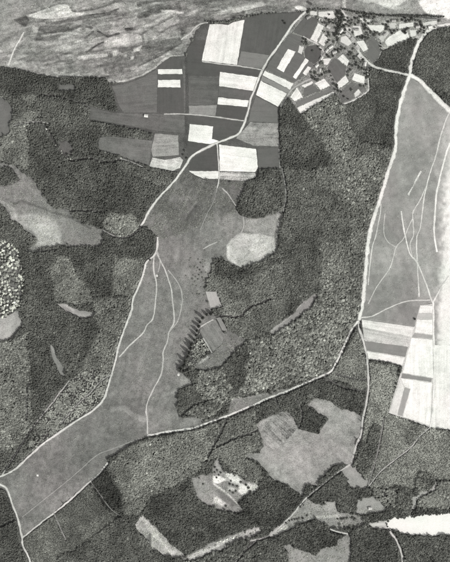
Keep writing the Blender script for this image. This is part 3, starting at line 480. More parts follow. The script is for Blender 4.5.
F('mid grey diamond field in the village centre', [(334,58.2),(336.7,59),(346.4,66.9),(345,74.4),(336.8,82.6),(327,68)], 108)
F('white block on the lower corner of the grey diamond', [(345.5,75.2),(349,81.7),(339,89),(336.9,83.2)], 240)
F('white block left of the lane at the wood edge', [(354.4,73.3),(365,76.7),(364.4,84),(352,80)], 243)
F('white triangular yard left of the grey diamond', [(322.8,59),(331.7,58.3),(327.6,65),(324,64.4)], 224)
F('white square plot south of the village street', [(315,83.2),(324,78.6),(330,86),(320.5,90)], 245)
F('white arrowhead plot beside the striped diamond field', [(297,87.4),(303,97.5),(294.4,101),(290,97)], 240)
F('small white bar between arrowhead and square plot', [(301.7,85.5),(312,81),(313,83),(304,88)], 232)
F('dark plot between arrowhead and white square plot', [(304.2,88.8),(313,84),(319.6,90.8),(303.6,97)], 112)
F('long white strip slanting along the wood edge', [(297,107.8),(333.5,91.6),(334.5,94),(316,104),(300.7,114)], 243)
F('grey strip above the long slanting white strip', [(295.5,101.8),(330,88.4),(332.8,91),(297,106.8)], 122)
F('small white plot in the bend of the farm lane', [(354,94),(358.5,89),(361,93),(355.4,97.6)], 222)
F('grey pasture in the bend of the farm lane', [(339,93),(351.5,82),(364,85.4),(366.5,91),(361.6,93.4),(358.4,88),(353,94),(355,98),(343,103),(338,97)], 114, rgh=1.0)
F('dark field holding two white bars', [(157.4,65),(163,61.5),(170,57.5),(183,59.5),(184.4,113),(157.4,112)], 95, h=.12)
F('upper of two white bars on the western dark field', [(158,69.3),(182,69),(182.4,74),(158.2,74.2)], 240)
F('lower of two white bars on the western dark field', [(158,80),(180,80),(180.6,87.6),(158,87)], 242)
F('wide dim field falling from the sandy flats', [(111.6,86),(128,83.4),(143,77.5),(157,69),(157,112.6),(140,112.4),(124,112.6),(119,106),(116,96)], 113, ang=-0.1, rgh=.8)
F('long low field above the hedge line', [(90,106.5),(112,113),(150,113.6),(184.5,115.4),(185,132.8),(152,130),(126,125),(90,119)], 110, ang=0.12, rgh=.9)
F('dull grey field notched into the western forest', [(98,143),(100,137.4),(112,136.4),(152,140.6),(149.2,165.6),(130,159.6),(120,155.4),(100,150.6)], 120, rgh=1.0, ang=0.1)
F('pale smoky field left of the road curve', [(155,133.4),(178,135.4),(179,155),(153,157),(151,150)], 158, rgh=1.3)
F('bright ragged strip below the pale smoky field', [(152.6,157.6),(165,160),(180,157),(183,160),(180,168),(172,171),(149.2,166.4)], 202, rgh=1.6)
F('white top strip of the eastern fields by the long road', [(362,319.6),(414,327.4),(411.2,336.6),(362.6,327)], 234, rgh=.5)
F('light grey strip second from the top of the eastern fields', [(362.8,327.6),(411,337.4),(408.4,346),(364.4,340)], 202, rgh=1.0)
F('grey strip third from the top of the eastern fields', [(364.6,340.8),(408,346.8),(405.2,357),(366.6,350.6)], 142)
F('white lowest strip of the eastern fields above the wood', [(367,351.4),(405,357.8),(402,365),(392,362),(380,360),(368.6,358.6)], 246)
F('white topmost block of the right hand column', [(420.4,306),(432.4,305.8),(432.2,313),(418.8,313)], 246)
F('pale grey block under the topmost white block', [(418.6,313.6),(432.2,313.6),(432.2,319.4),(417.2,319)], 198)
F('white block between two grey bars of the right hand column', [(417,319.8),(432.4,320),(432.6,334.6),(414.6,332.2)], 249)
F('grey bar across the right hand column', [(414.4,333),(432.4,335.2),(432,339),(412,337.4)], 168)
F('large white block in the middle of the right hand column', [(411.6,338),(432.6,339.8),(433,377.8),(402.6,372.6)], 249)
F('dark grey bar low in the right hand column', [(402.4,373.4),(432,378.6),(431.4,382),(401,377.8)], 146)
F('pale left margin strip of the lowest white field', [(400.6,379),(404.4,387.4),(397,414.6),(389.4,412.6)], 226)
F('upright grey strip inside the lowest white field', [(404.8,387.6),(410,389),(402.4,416),(397.6,414.8)], 166)
F('lowest white field of the right hand column', [(401,378.4),(432,383),(430,425.6),(403,416.4),(410.6,388.6),(404.6,386.6)], 249)
F('overexposed white field at the right edge with faint grey smudges', [(434.6,345),(450,345),(450,434),(432,427.6)], 244, rgh=.6)
F('bright five sided plot at the end of the poplar row', [(205.4,291),(217,292),(222,306.6),(211,309),(208.2,300)], 184)
F('fallow plot with slanting stripes on the left of the heath clearing', [(258.4,425),(262,420.5),(270,417),(286,411.6),(292.6,416.4),(297.6,428),(287,440),(276,450),(264,446.6),(262,434)], 150, h=.12, ang=.75, rgh=2.4, edge=.8)
F('light plot right of the squarish pasture', [(216.4,318),(220.4,317),(227.6,330),(222.6,331)], 152)
F('squarish pasture right of the poplar row', [(202,324.4),(215.6,319.4),(222,331.6),(225,334),(222,344),(213,351.6),(210,348),(199.6,332)], 138, rgh=1.1)

# ------------------------------------------------------------------ roads, tracks and paths
R = road
R('road', [(306,11.5),(298,19),(292,25.5),(289,30.5),(283,39),(276,49),(270,57),(262,71),(257,83),(254,91),(250,101),(249,108),(245,121),(239,133),(230,138),(217,143),(200,151),(191,157),(186,165),(181,172),(175,180),(167,189),(156,201),(148,213),(144,221),(141,226)], 1.7, 222, 'pale country road winding from the village down to the meadow')
R('road', [(492,20),(450,24.5),(440,26),(428,31),(419,42),(414,54),(411,66),(409.6,75),(405,88),(400,104),(397,118),(395.6,132),(395.6,148),(392,160),(386,178),(379,202),(373,220),(369,236),(367,252),(365.6,270),(364,290),(362,308),(359,320)], 2.9, 238, 'wide white road running down the right side past the heath')
R('road', [(359,319),(358.4,326),(363,340),(367,358),(368.4,380),(368,391),(366,404),(363,418),(361,434),(356,446),(351,464)], 1.6, 206, 'narrower pale road continuing south from the junction')
R('road', [(492,150),(470,128),(449,110),(440,101),(427,88),(420,81),(409.6,74.5)], 3.4, 242, 'wide white road leaving the crossing toward the right edge')
R('road', [(409.6,75),(390,71),(375,67),(368,62),(360,53.5),(355,45),(350,36.5),(346,32),(342.6,29)], 1.9, 218, 'village street rising from the crossing into the houses')
R('lane', [(342.6,29),(343.4,24),(345,16),(343,12),(341,9)], 1.3, 205, 'short lane climbing past the dark tree belt to the flats', clear=.8)
R('lane', [(342.6,29),(338,34),(335,44),(330,51),(324,55),(319,62),(317,67),(318,72),(312,78),(302,83),(292,89.5),(287,97),(281,107)], 1.2, 168, 'tree lined village lane behind the gardens', clear=.8)
R('lane', [(303,36.5),(310,40.5),(317,44),(324,52)], 1.0, 192, 'thin garden lane beside the dark diamond plot', clear=.5)
R('lane', [(342,104.5),(350,102),(356,99),(368,91),(368.4,84),(367.6,68)], 1.1, 202, 'farm lane bending round the corner of the wood', clear=.8)
R('road', [(147,435.8),(160,433),(180,430),(195,427.6),(210,422),(228,415.6),(246,408),(270,397.6),(290,390),(310,381),(324,375),(331,371),(336,363),(339,357),(346,342),(353,328),(358.5,321)], 1.7, 232, 'bright curved road sweeping across below the mottled wood')
R('track', [(157.5,237),(157,248),(153.5,256),(146.4,262),(144,270),(142,278),(137,290),(132.8,300),(131.6,310),(127,322),(122,336),(118,348),(115.6,360),(111.6,374),(107,390),(103,400),(92,411),(76,421),(60,432),(44,443),(36,450),(26,459),(15,469),(1,476),(-42,490)], 1.4, 212, 'pale sandy track along the left side of the meadow')
R('ride', [(70,380),(61,391),(53,402),(36,423),(27,436),(19,449),(10,463),(2,475)], 1.0, 176, 'straight forest ride slanting down to the left edge', clear=.6)
R('ride', [(112,374),(100,382),(90,393),(80,402),(60,424)], 1.0, 156, 'faint grassy ride parallel to the sandy track', clear=.4)
R('track', [(154,256),(153.6,270),(156.4,284),(155.6,300),(153,318),(147,325),(142,334),(129,346),(119,357)], 1.0, 192, 'light track curving down the middle of the meadow')
R('track', [(156,252),(161,262),(165,270),(171,288),(172.4,300),(174,316),(173.4,324),(169,332),(167,342),(163,352),(163,361),(161,374),(154,388),(148,401),(146,410),(147,418),(147.6,434)], 1.0, 190, 'light track from the meadow top down to the curved road')
R('footpath', [(168,270),(176,280),(181,290),(182,303),(178,320),(170,331)], .7, 174, 'faint eastern footpath at the top of the meadow')
R('footpath', [(157,250),(160,262),(158,272)], .6, 178, 'very short faint path between the two meadow tracks')
R('footpath', [(147,436.5),(130,442),(112,449),(97,455),(82,468),(67,481),(42,501),(22,517)], .6, 150, 'thin straight path across the lower meadow')
R('track', [(-42,470),(0,484.5),(8,492),(12,504),(17,516),(20,528),(22,538),(23,546),(30,562),(36,602)], 1.5, 216, 'pale forest road down the lower left corner')
R('track', [(22,538),(38,525),(54,513),(70,500),(90,481.5),(98,475),(104,467.5),(108,462)], 1.2, 204, 'pale track along the lower right edge of the meadow')
R('track', [(217,143.5),(218.2,158),(219,171),(218.8,181),(217,188)], .8, 212, 'short white farm track beside the glaring white field', clear=.4)
R('footpath', [(222,188),(228,194),(232,200),(236,206)], .8, 176, 'short footpath heading for the small square wood')
R('footpath', [(217,186),(214,200),(207,214),(200,230)], .6, 144, 'faded footpath down the dark part of the meadow')
R('footpath', [(243,217),(243.6,226),(240,234),(233,240)], .7, 178, 'short path into the bright patch under the small wood')
R('footpath', [(203,249),(210,245),(217,242)], .8, 176, 'stubby pale path west of the bright patch')
R('lane', [(164,114),(180,114),(200,115),(216,117),(230,119),(245,121)], .9, 186, 'thin cross lane between the western fields', clear=.3)
R('lane', [(202,61.4),(220,64),(240,66.2),(264,70)], .8, 188, 'thin lane along the foot of the tall white field', clear=.3)
R('lane', [(181,40),(190,33.5),(195,27.5),(201,23.8),(208,22.6)], .9, 192, 'light lane dropping from the fields to the flats', flats=True)
R('track', [(8.2,66),(15,48.5),(20,40),(24,32.5)], 1.0, 206, 'dead straight pale track across the left of the flats', flats=True)
H = 'pale tyre track across the eastern heath'
R('track', [(449,113),(445,122),(440,138),(435,158),(429,176),(424,198),(422,214),(420,228),(417,236),(416.4,246),(417,260),(418,278),(419,297)], .9, 206, 'long tyre track down the heath from its top right corner')
R('track', [(452,140),(448,148),(442,168),(439,181),(436,196),(435,212),(434,228),(435,242),(437,252)], 1.3, 236, 'bright track along the edge of the painted white glow')
R('track', [(401,211),(402,218),(404,230),(407,244),(410,254),(416,261),(420,269),(426,284),(431,299),(433,303)], 1.0, 214, 'tyre track from the heath centre to the field corner')
R('footpath', [(427,184),(420,200),(413,212),(413,224),(413.6,234),(410,244),(412,256)], .7, 202, 'wriggling path crossing the centre of the heath')
R('footpath', [(413,217),(408,228),(403,239),(396,247),(393,258),(389,269),(376,288),(368,304)], .7, 194, 'thin path running from the heath centre to the junction')
R('footpath', [(385,213),(384,222),(384,234),(388,242),(396,247)], .6, 184, 'faint loop path round the dark hollow of the heath')
R('footpath', [(381,204),(380,214),(376,234),(372,248),(369.6,268),(368,285)], .8, 202, 'path close beside the wide white road')
R('footpath', [(421,171),(414.6,183),(408,195)], 1.3, 200, 'short straight pale scar on the upper heath', rgh=.9)
R('track', [(361,317.6),(372,316),(384,310),(400,303),(412,300.4),(430,300)], .9, 204, 'curved track along the foot of the heath')
R('track', [(433,302),(442,286),(449,276)], .9, 212, 'short track from the field corner toward the right edge')
R('lane', [(433,302),(433.4,320),(434,358),(435,392),(430.6,427)], 1.0, 226, 'straight white lane down the right hand column of fields')
R('footpath', [(430.6,427),(420,436),(412,446),(407,450.5),(392,462),(380,472),(372,482),(368,487)], .9, 176, 'winding path through the light wood in the lower right', clear=.5)
R('ride', [(384,418),(380,440),(378,450),(373,470),(368,485)], .7, 142, 'narrow ride through the light wood in the lower right', clear=.8)
R('lane', [(351,464),(340,471),(330,478.4),(318,488),(306,498),(300,505),(292,515),(276,530),(266,537),(250,541)], 1.1, 188, 'diagonal lane along the hedge below the heath clearing', clear=.7)
R('footpath', [(330,529),(336,531.4),(348,534)], .9, 212, 'short bright path in the lower right hollow')
R('track', [(389.6,529),(391,533),(395,538),(398,544),(401,552),(402.4,562),(403,602)], 1.4, 202, 'pale track leaving the white sand through the bottom wood')
R('ride', [(54,513),(60,527),(66,540)], .9, 142, 'dim ride through the young plantation at the bottom left', clear=.5)
R('ride', [(90,107),(72,100),(46,95),(37,97)], .5, 118, 'hair thin ride through the northern dark wood', clear=.6)
R('ride', [(228,416),(221,432),(212,448),(206,460)], .6, 104, 'dark ride running from the curved road to the sand pit', clear=1.2)
R('ride', [(14,125.6),(24,123.4),(32,122),(44,122.4),(50,124)], .9, 172, 'light ride end beside the grass patch at the left edge', clear=.5)
R('ride', [(282,168),(285,184),(286,198),(283,212)], .9, 150, 'pale ride along the right side of the small square wood', clear=1)
R('ride', [(279,148),(280,168)], .7, 150, 'light field margin beside the dark square field', clear=1)
R('ride', [(103,230),(110,234),(122,238),(134,234),(141,227)], .8, 152, 'light ride joining the clearing to the road end', clear=.6)
R('ride', [(72,211),(90,211),(104,212)], .6, 132, 'thin ride east of the blotchy clearing', clear=.4)
R('ride', [(120,158.5),(130,161.4),(144,167.4)], .7, 170, 'light margin below the dull grey forest field', clear=.4)
R('ride', [(90,120),(126,126.4),(152,132)], .5, 84, 'dark hedge ditch under the long low field', clear=1)
R('ride', [(25,251),(40,251),(56,250)], .7, 150, 'light margin below the blotchy clearing', clear=.3)
R('ride', [(203,338),(208,346),(212,353)], .9, 186, 'bright margin at the foot of the squarish pasture', clear=.3)
R('ride', [(199,327.4),(206,323.4),(213.4,319.4)], .9, 186, 'bright margin above the squarish pasture', clear=.3)

R('ride', [(206,316),(223,316),(240,316),(248,308),(256,305),(270,299)], .5, 100, 'dark ride through the fine grained wood', clear=.9)
R('ride', [(275,398),(278,405),(281,411)], .5, 104, 'short dark ride from the curved road to the heath clearing', clear=.9)
R('ride', [(296,397),(302,413),(299,427)], .5, 150, 'light ride curving through the notch wood', clear=.7)
R('ride', [(336,374),(348,377),(366,380)], .5, 100, 'upper dark ride west of the southern road', clear=.9)
R('ride', [(324,377),(332,382),(346,388),(366,391)], .5, 100, 'lower dark ride west of the southern road', clear=.9)
R('ride', [(216,447),(228,441),(240,436),(250,434),(257,430)], .5, 96, 'dark curved ride left of the heath clearing', clear=.9)
R('ride', [(181,416),(192,406),(210,399)], .5, 100, 'dark ride below the square pine block', clear=.9)
R('ride', [(-10,530),(1,526),(17,518)], .5, 96, 'short dark ride in the bottom left corner', clear=.9)
R('ride', [(91,482),(100,494),(110,508),(120,516)], .5, 140, 'light edge line beside the young plantation', clear=.6)
R('ride', [(232,566),(246,550),(257,540)], .7, 150, 'light ride leaving the pale valley floor at the bottom', clear=.8)
R('ride', [(30,380),(27,396),(27,420)], .7, 158, 'light upright ride in the coarse ruddy wood', clear=.5)
clear_line([(45,124),(47,129),(53,138),(56,145),(60,150),(65,156),(72,161),(80,160),(90,158),(98,161),(106,162),(114,162),(120,159)], 1.8)
# ------------------------------------------------------------------ trees
def crown(name, r, h, zb, n, seed, form='round', core=True, shell=(.66, .9), leaf=(.2, .4)):
    """leaf clumps spread over and through an uneven crown; zb = height of its lowest branches"""
    g = random.Random(seed); v = []; f = []
    lobes = [(g.uniform(0, 6.28), g.uniform(-.3, .9), g.uniform(.14, .36)) for _ in range(7)]
    def prof(t):              # radius factor over the crown's height, t 0..1
        if form == 'cone': return max(0.05, (1 - t) ** 0.8) * (0.55 + 0.45 * min(1, t / 0.15))
        if form == 'column': return (math.sin(math.pi * min(1, 0.1 + t * 0.86)) ** 0.5) * (1 - 0.35 * t)
        return math.sqrt(max(0.02, 1 - (2 * t - 0.85) ** 2 / 1.35))
    def rad(a, t):
        k = 1.0
        for la, lt, lk in lobes: k += lk * math.cos(a - la) * (0.5 + 0.5 * math.cos(3 * (t - lt)))
        return r * prof(t) * max(.45, k * .92)
    if core:
        ns, nr = 9, 6
        for i in range(nr + 1):
            t = i / nr
            for j in range(ns):
                a = 6.2832 * j / ns + i * .35; q = rad(a, t) * g.uniform(*shell) * (0.25 if i in (0, nr) else 1)
                v.append((q * math.cos(a), q * math.sin(a), zb + (h - zb) * (0.06 + 0.88 * t) + g.uniform(-.04, .04) * h))
        for i in range(nr):
            for j in range(ns):
                a, b = i * ns + j, i * ns + (j + 1) % ns
                f += [(a, b, b + ns), (a, b + ns, a + ns)]
        f.append(tuple(range(nr * ns, nr * ns + ns)))
    for _ in range(n):
        t = g.random() ** .8; a = g.uniform(0, 6.2832); q = rad(a, t) * math.sqrt(g.uniform(.45, 1.12))
        c = Vector((q * math.cos(a), q * math.sin(a), zb + (h - zb) * t))
        nrm = Vector((math.cos(a) * .8, math.sin(a) * .8, t * 1.3 - .1)) + Vector((g.uniform(-.6, .6), g.uniform(-.6, .6), g.uniform(-.4, .6)))
        nrm.normalize(); u = nrm.orthogonal().normalized(); w2 = nrm.cross(u); s = r * g.uniform(*leaf); th = g.uniform(0, 6.28)
        u, w2 = u * math.cos(th) + w2 * math.sin(th), w2 * math.cos(th) - u * math.sin(th); k = len(v)
        for du, dw, dn in ((-s, -s * .5, 0), (s * .2, -s * .8, s * .15), (s, .1 * s, 0), (-.1 * s, s * .8, s * .1)): v.append(tuple(c + u * du + w2 * dw + nrm * dn))
        f.append((k, k + 1, k + 2, k + 3))
    return v, f
def trunk(h, r):
    v = []; f = []; ns = 6
    for i, (z, k) in enumerate(((-.3, 1.35), (h * .12, 1), (h * .55, .72), (h * .92, .2))):
        for j in range(ns): v.append((r * k * math.cos(j * 1.0472) + .03 * h * (z / h) ** 2, r * k * math.sin(j * 1.0472), z))
        if i: f += [((i - 1) * ns + j, (i - 1) * ns + (j + 1) % ns, i * ns + (j + 1) % ns, i * ns + j) for j in range(ns)]
    for a in (.6, 2.7, 4.6):  # limbs
        k = len(v); z0 = h * (.4 + .05 * a); L = h * .2; d = (math.cos(a), math.sin(a))
        for zz, o_, rr in ((z0, 0, r * .4), (z0 + L * .7, L, r * .12)):
            for j in range(3): v.append((d[0] * o_ + rr * math.cos(j * 2.094), d[1] * o_ + rr * math.sin(j * 2.094), zz))
        f += [(k + j, k + (j + 1) % 3, k + 3 + (j + 1) % 3, k + 3 + j) for j in range(3)]
    return v, f
PROTO = bpy.data.collections.new('tree_kinds')
PROTOS = {}
def kind_set(key, specs):
    c = bpy.data.collections.new('kind_' + key); PROTOS[key] = c
    for i, (r, h, zb, n, form) in enumerate(specs):
        v, f = crown(key, r, h, zb, n, 100 + i * 7 + len(key), form); k = len(v); tv, tf = trunk(h, .2)
        me = mesh(key, v + tv, f + [tuple(q + k for q in p) for p in tf], [MLEAF, MBARK])
        for p in me.polygons[len(f):]: p.material_index = 1
        c.objects.link(bpy.data.objects.new('%s_%d' % (key, i), me))
# unit sizes: crown radius 1 m, scaled per tree
kind_set('pine', [(1, 3.0, .9, 34, 'cone'), (1, 3.3, 1.0, 34, 'cone'), (1, 2.8, .9, 34, 'round'), (1.05, 3.0, 1.1, 34, 'round')])
kind_set('broad', [(1, 2.3, .6, 44, 'round'), (1.1, 2.2, .6, 44, 'round'), (.95, 2.5, .7, 44, 'round'), (1, 2.0, .5, 44, 'round')])
kind_set('young', [(1, 2.2, .1, 22, 'cone'), (1, 2.0, .1, 22, 'round'), (.9, 2.4, .1, 22, 'cone')])
def gn_tree(key):
    g = bpy.data.node_groups.new('plant_' + key, 'GeometryNodeTree')
    g.interface.new_socket('Geometry', in_out='INPUT', socket_type='NodeSocketGeometry'); g.interface.new_socket('Geometry', in_out='OUTPUT', socket_type='NodeSocketGeometry')
    N = g.nodes; L = g.links; i = N.new('NodeGroupInput'); o = N.new('NodeGroupOutput')
    ip = N.new('GeometryNodeInstanceOnPoints'); ci = N.new('GeometryNodeCollectionInfo'); ci.inputs['Collection'].default_value = PROTOS[key]
    ci.inputs['Separate Children'].default_value = True; ci.inputs['Reset Children'].default_value = True
    def na(nm, ty):
        q = N.new('GeometryNodeInputNamedAttribute'); q.data_type = ty; q.inputs['Name'].default_value = nm; return q.outputs[0]
    L.new(i.outputs[0], ip.inputs['Points']); L.new(ci.outputs[0], ip.inputs['Instance']); ip.inputs['Pick Instance'].default_value = True
    L.new(na('var', 'INT'), ip.inputs['Instance Index']); L.new(na('rot', 'FLOAT_VECTOR'), ip.inputs['Rotation']); L.new(na('scl', 'FLOAT_VECTOR'), ip.inputs['Scale'])
    L.new(ip.outputs[0], o.inputs[0]); return g
GN = {k: gn_tree(k) for k in PROTOS}

# stands: name, label, polygon, kind, spacing px, crown radius m, height m, grey, spread, share of bright trees, gaps
STANDS = [
 ('pine_wood', 'dark pine wood filling the left half between flats and meadow', None, 'pine', 2.3, 3.4, 9.5, 80, .16, .01, .0),
]
def S(*a): STANDS.append(a)
S('pine_wood', 'dark belt of pines along the foot of the flats, left', [(0,66),(26,70),(54,77),(106,77),(112,84),(116,100),(118,112),(112,112),(90,106),(88,106),(36,97),(0,92)], 'pine', 2.3, 3.4, 10, 70, .16, .01, 0)
S('light_wood', 'lighter scrubby wood beside the grass patch at the left edge', [(18,94),(36,95),(37,101),(30,107),(24,116),(12,124),(6,136),(0,140),(0,156),(14,165),(30,172),(30,150),(28,132),(34,120),(44,118),(30,108)], 'broad', 2.0, 2.6, 5.5, 98, .2, .08, .04)
S('pine_wood', 'deep dark pine block above the blotchy clearing', [(44,118),(90,120),(152,132),(148,168),(175,175),(156,200),(141,224),(104,210),(72,210),(52,207),(34,180),(30,170),(30,148),(34,124)], 'pine', 2.4, 3.5, 9.5, 78, .15, .01, 0)
S('light_wood', 'wood between the dull grey field and the country road', [(120,158),(148,167),(180,170),(166,188),(120,172)], 'pine', 2.1, 3.0, 7, 88, .2, .02, .02)
S('light_wood', 'pale open wood right of the blotchy clearing', [(106,213),(132,214),(140,224),(138,230),(126,238),(110,232),(103,228)], 'broad', 2.0, 2.8, 6, 112, .26, .12, .06)
S('light_wood', 'dim thin wood left of the top of the meadow', [(113,258),(145,258),(144,272),(133,298),(112,296)], 'broad', 1.9, 2.5, 5, 100, .2, .06, .04)
S('mixed_wood', 'mottled wood left of the meadow track', [(92,300),(112,297),(133,299),(130,312),(116,358),(110,374),(92,380),(72,380),(84,366),(98,330),(96,312)], 'broad', 2.1, 2.9, 6.5, 98, .3, .08, .04)
S('pine_wood', 'dark pine wood around the sickle shaped clearing', [(26,252),(62,250),(52,280),(58,304),(96,314),(98,332),(86,356),(66,368),(60,346),(48,344),(22,326),(26,300)], 'pine', 2.2, 3.2, 9, 82, .16, .01, 0)
S('light_wood', 'lighter oval wood above the sickle shaped clearing', [(50,268),(60,256),(72,258),(76,272),(90,290),(94,303),(76,306),(66,302),(56,302),(52,284)], 'broad', 1.9, 2.6, 5.5, 102, .26, .08, .03)
S('pine_wood', 'dark wood between the lighter oval wood and the meadow', [(78,248),(104,247),(108,236),(126,240),(142,232),(146,258),(112,258),(112,296),(96,292),(80,270)], 'pine', 2.2, 3.2, 9, 78, .16, .01, 0)
S('mixed_wood', 'coarse ruddy wood on the lower left edge', [(0,356),(12,340),(28,332),(32,380),(33,424),(24,442),(0,474)], 'broad', 2.3, 3.2, 7, 100, .3, .1, .03)
S('light_wood', 'scrubby wedge between forest ride and sandy track', [(71,380),(90,370),(112,374),(106,392),(92,411),(60,431),(36,448),(26,450),(36,426)], 'broad', 1.9, 2.2, 3.6, 112, .24, .06, .22)
S('young_plantation', 'smooth young plantation at the bottom left', [(22,540),(54,514),(90,483),(112,508),(122,516),(78,548),(60,556),(30,562)], 'young', 1.35, 2.0, 3.6, 98, .16, .01, 0)
S('pine_wood', 'very dark square pine block beside the lower meadow', [(91,482),(106,469),(122,494),(118,504),(110,512)], 'pine', 2.0, 3.0, 9, 66, .14, 0, 0)
S('mixed_wood', 'mottled wood under the bright curved road', [(107,466),(128,448),(148,440),(180,433),(200,428),(222,420),(212,446),(200,470),(192,478),(165,490),(150,498),(140,515),(124,515),(122,494)], 'broad', 2.1, 2.9, 6.5, 104, .24, .05, .03)
S('pine_wood', 'dark wood south and west of the sand pit', [(165,490),(192,480),(198,502),(218,512),(244,514),(250,496),(268,478),(300,495),(304,500),(290,515),(270,530),(240,538),(224,548),(186,558),(160,528),(146,516),(150,500)], 'pine', 2.2, 3.2, 8.5, 78, .18, .02, 0)
S('light_wood', 'grey wood between the sand pit and the heath clearing', [(222,420),(256,410),(258,428),(262,448),(246,456),(262,470),(266,478),(252,486),(232,470),(220,458),(206,462)], 'broad', 2.0, 2.7, 6, 100, .22, .03, .02)
S('pine_wood', 'dark wood in the notch above the heath clearing', [(258,405),(290,390),(324,377),(330,384),(350,392),(364,402),(360,412),(345,407),(320,395),(306,404),(328,419),(318,434),(300,429),(293,414),(284,409),(258,420)], 'pine', 2.0, 2.9, 8, 84, .18, .01, .01)
S('light_wood', 'smooth grey wood wedge west of the southern road', [(332,373),(338,363),(358,330),(366,358),(367,384),(364,394),(344,382),(326,380)], 'young', 1.5, 2.2, 3.2, 112, .2, .02, .02)
S('mixed_wood', 'lumpy bright and dark wood above the curved road', [(228,358),(247,341),(272,334),(298,318),(318,297),(330,280),(350,268),(364,272),(361,306),(352,328),(338,356),(328,370),(290,386),(250,394),(226,404),(206,420),(178,412),(196,384),(200,371),(220,369)], 'broad', 2.6, 3.6, 7.5, 101, .42, .14, .03)
S('scrub', 'open scrub between the poplar row and the squarish pasture', [(198,332),(202,336),(211,350),(207,356),(194,367),(182,372),(190,350)], 'broad', 2.2, 2.2, 3.5, 104, .3, .12, .3)
S('pine_wood', 'dark square pine block between meadow and road', [(179,390),(195,385),(200,392),(204,400),(181,417),(178,412)], 'pine', 1.9, 2.8, 7, 86, .14, .01, 0)
S('pine_wood', 'dark tongue of pines left of the lumpy wood', [(222,366),(234,354),(246,342),(248,360),(244,384),(236,390),(224,380)], 'pine', 2.2, 3.2, 8, 80, .16, .02, 0)
S('light_wood', 'fine grained grey wood right of the meadow', [(214,259),(238,269),(260,263),(278,254),(284,250),(292,280),(290,314),(272,332),(246,341),(226,330),(222,306),(217,292),(206,290),(208,278)], 'pine', 2.0, 2.9, 6.5, 100, .22, .03, 0)
S('pine_wood', 'dark fringe of pines under the bright patch', [(214,259),(224,261),(238,269),(260,263),(278,254),(280,262),(262,272),(238,280),(216,276)], 'pine', 2.3, 3.3, 8, 78, .16, .01, 0)
S('mixed_wood', 'mottled broadleaf wood behind the village fields', [(300,114),(334,95),(342,105),(352,130),(360,143),(394,150),(391,162),(379,202),(369,236),(365,270),(362,300),(318,297),(322,262),(318,244),(350,240),(346,206),(320,186),(304,172),(326,166),(330,156),(316,136)], 'broad', 2.4, 3.3, 7.5, 96, .34, .09, .02)
S('pine_wood', 'even dark wood right of the bright patch', [(282,168),(304,170),(322,188),(346,206),(352,236),(340,241),(318,244),(322,264),(318,296),(292,314),(286,280),(280,252),(284,214)], 'pine', 2.1, 3.1, 7.5, 88, .2, .03, 0)
S('pine_wood', 'dark triangular wood right of the pale fields', [(278,108),(289,98),(300,114),(318,138),(330,156),(326,167),(300,168),(280,168),(279,146)], 'pine', 2.2, 3.2, 8.5, 76, .18, .03, 0)
S('pine_wood', 'small square wood above the bright patch', [(258,170),(280,169),(283,180),(284,196),(281,209),(270,213),(258,218),(241,215),(236,210),(240,196),(247,181)], 'pine', 2.3, 3.4, 9, 82, .22, .02, 0)
S('young_plantation', 'even grained plantation left of the wide white road', [(343,106),(368,92),(369,70),(408,77),(403,92),(397,120),(395,146),(360,143),(352,130)], 'young', 1.5, 2.2, 4.6, 88, .16, .01, 0)
S('young_plantation', 'dark wedge of plantation above the road crossing', [(374,66),(381,51),(400,44),(418,39),(414,54),(410,74),(390,70)], 'young', 1.5, 2.2, 4.6, 82, .16, .01, 0)
S('young_plantation', 'grey plantation cut by the right edge above the crossing', [(412,74),(416,54),(421,44),(430,33),(450,27.5),(450,112),(428,87)], 'young', 1.5, 2.2, 4.6, 96, .16, .01, 0)
S('light_wood', 'light even wood below the right hand fields', [(370,362),(400,366),(389,413),(430,428),(450,437),(450,482),(437,480),(420,471),(414,490),(398,487),(374,488),(372,494),(368,480),(358,470),(353,460),(362,436),(368,402)], 'young', 1.5, 2.2, 3.0, 121, .18, .03, .02)
S('mixed_wood', 'dark rimmed grove beside the light wood', [(371,428),(376,424),(382,426),(378,450),(372,466),(362,476),(354,464),(362,440),(366,444)], 'pine', 1.9, 2.7, 9.5, 104, .16, .02, 0)
S('mixed_wood', 'dark rimmed grove above the white sand', [(416,496),(416,480),(421,471),(430,473),(436,480),(430,489)], 'broad', 2.0, 2.8, 9, 110, .2, .04, 0)
S('mixed_wood', 'wooded slope at the right edge above the white sand', [(416,508),(420,496),(434,490),(440,480),(450,482),(450,508)], 'broad', 2.0, 2.8, 6, 108, .2, .05, .02)
S('pine_wood', 'dark square plantation above the sand strip', [(396,509),(398,494),(404,488),(413,490),(411,509)], 'pine', 1.9, 2.7, 8.5, 98, .14, .01, 0)
S('light_wood', 'scrub between the small plantation and the winding path', [(374,488),(398,487),(396,508),(388,508),(380,502),(372,494)], 'broad', 2.2, 2.8, 5, 100, .24, .05, .25)
S('pine_wood', 'dark wood strip between hedge lane and lower hollow', [(307,499),(330,479),(344,472),(348,480),(346,490),(360,488),(358,498),(356,512),(337,511),(335,502),(326,500),(322,506)], 'pine', 2.0, 2.8, 6.5, 84, .2, .02, 0)
S('pine_wood', 'dark clump in the lower right hollow', [(300,530),(308,521),(318,524),(330,530),(336,540),(332,546),(320,548),(314,555),(306,550),(290,544),(278,540),(284,534)], 'pine', 2.3, 3.2, 8, 76, .2, .04, 0)
S('mixed_wood', 'rough wood on the bottom edge below the lane', [(186,560),(225,549),(262,539),(278,540),(286,552),(290,562),(186,562)], 'broad', 2.2, 3.0, 7, 84, .3, .08, .04)
S('pine_wood', 'dark pine block on the bottom edge under the white sand', [(350,540),(358,530),(386,531),(394,540),(400,562),(346,562)], 'pine', 2.1, 3.0, 8, 74, .18, .02, 0)
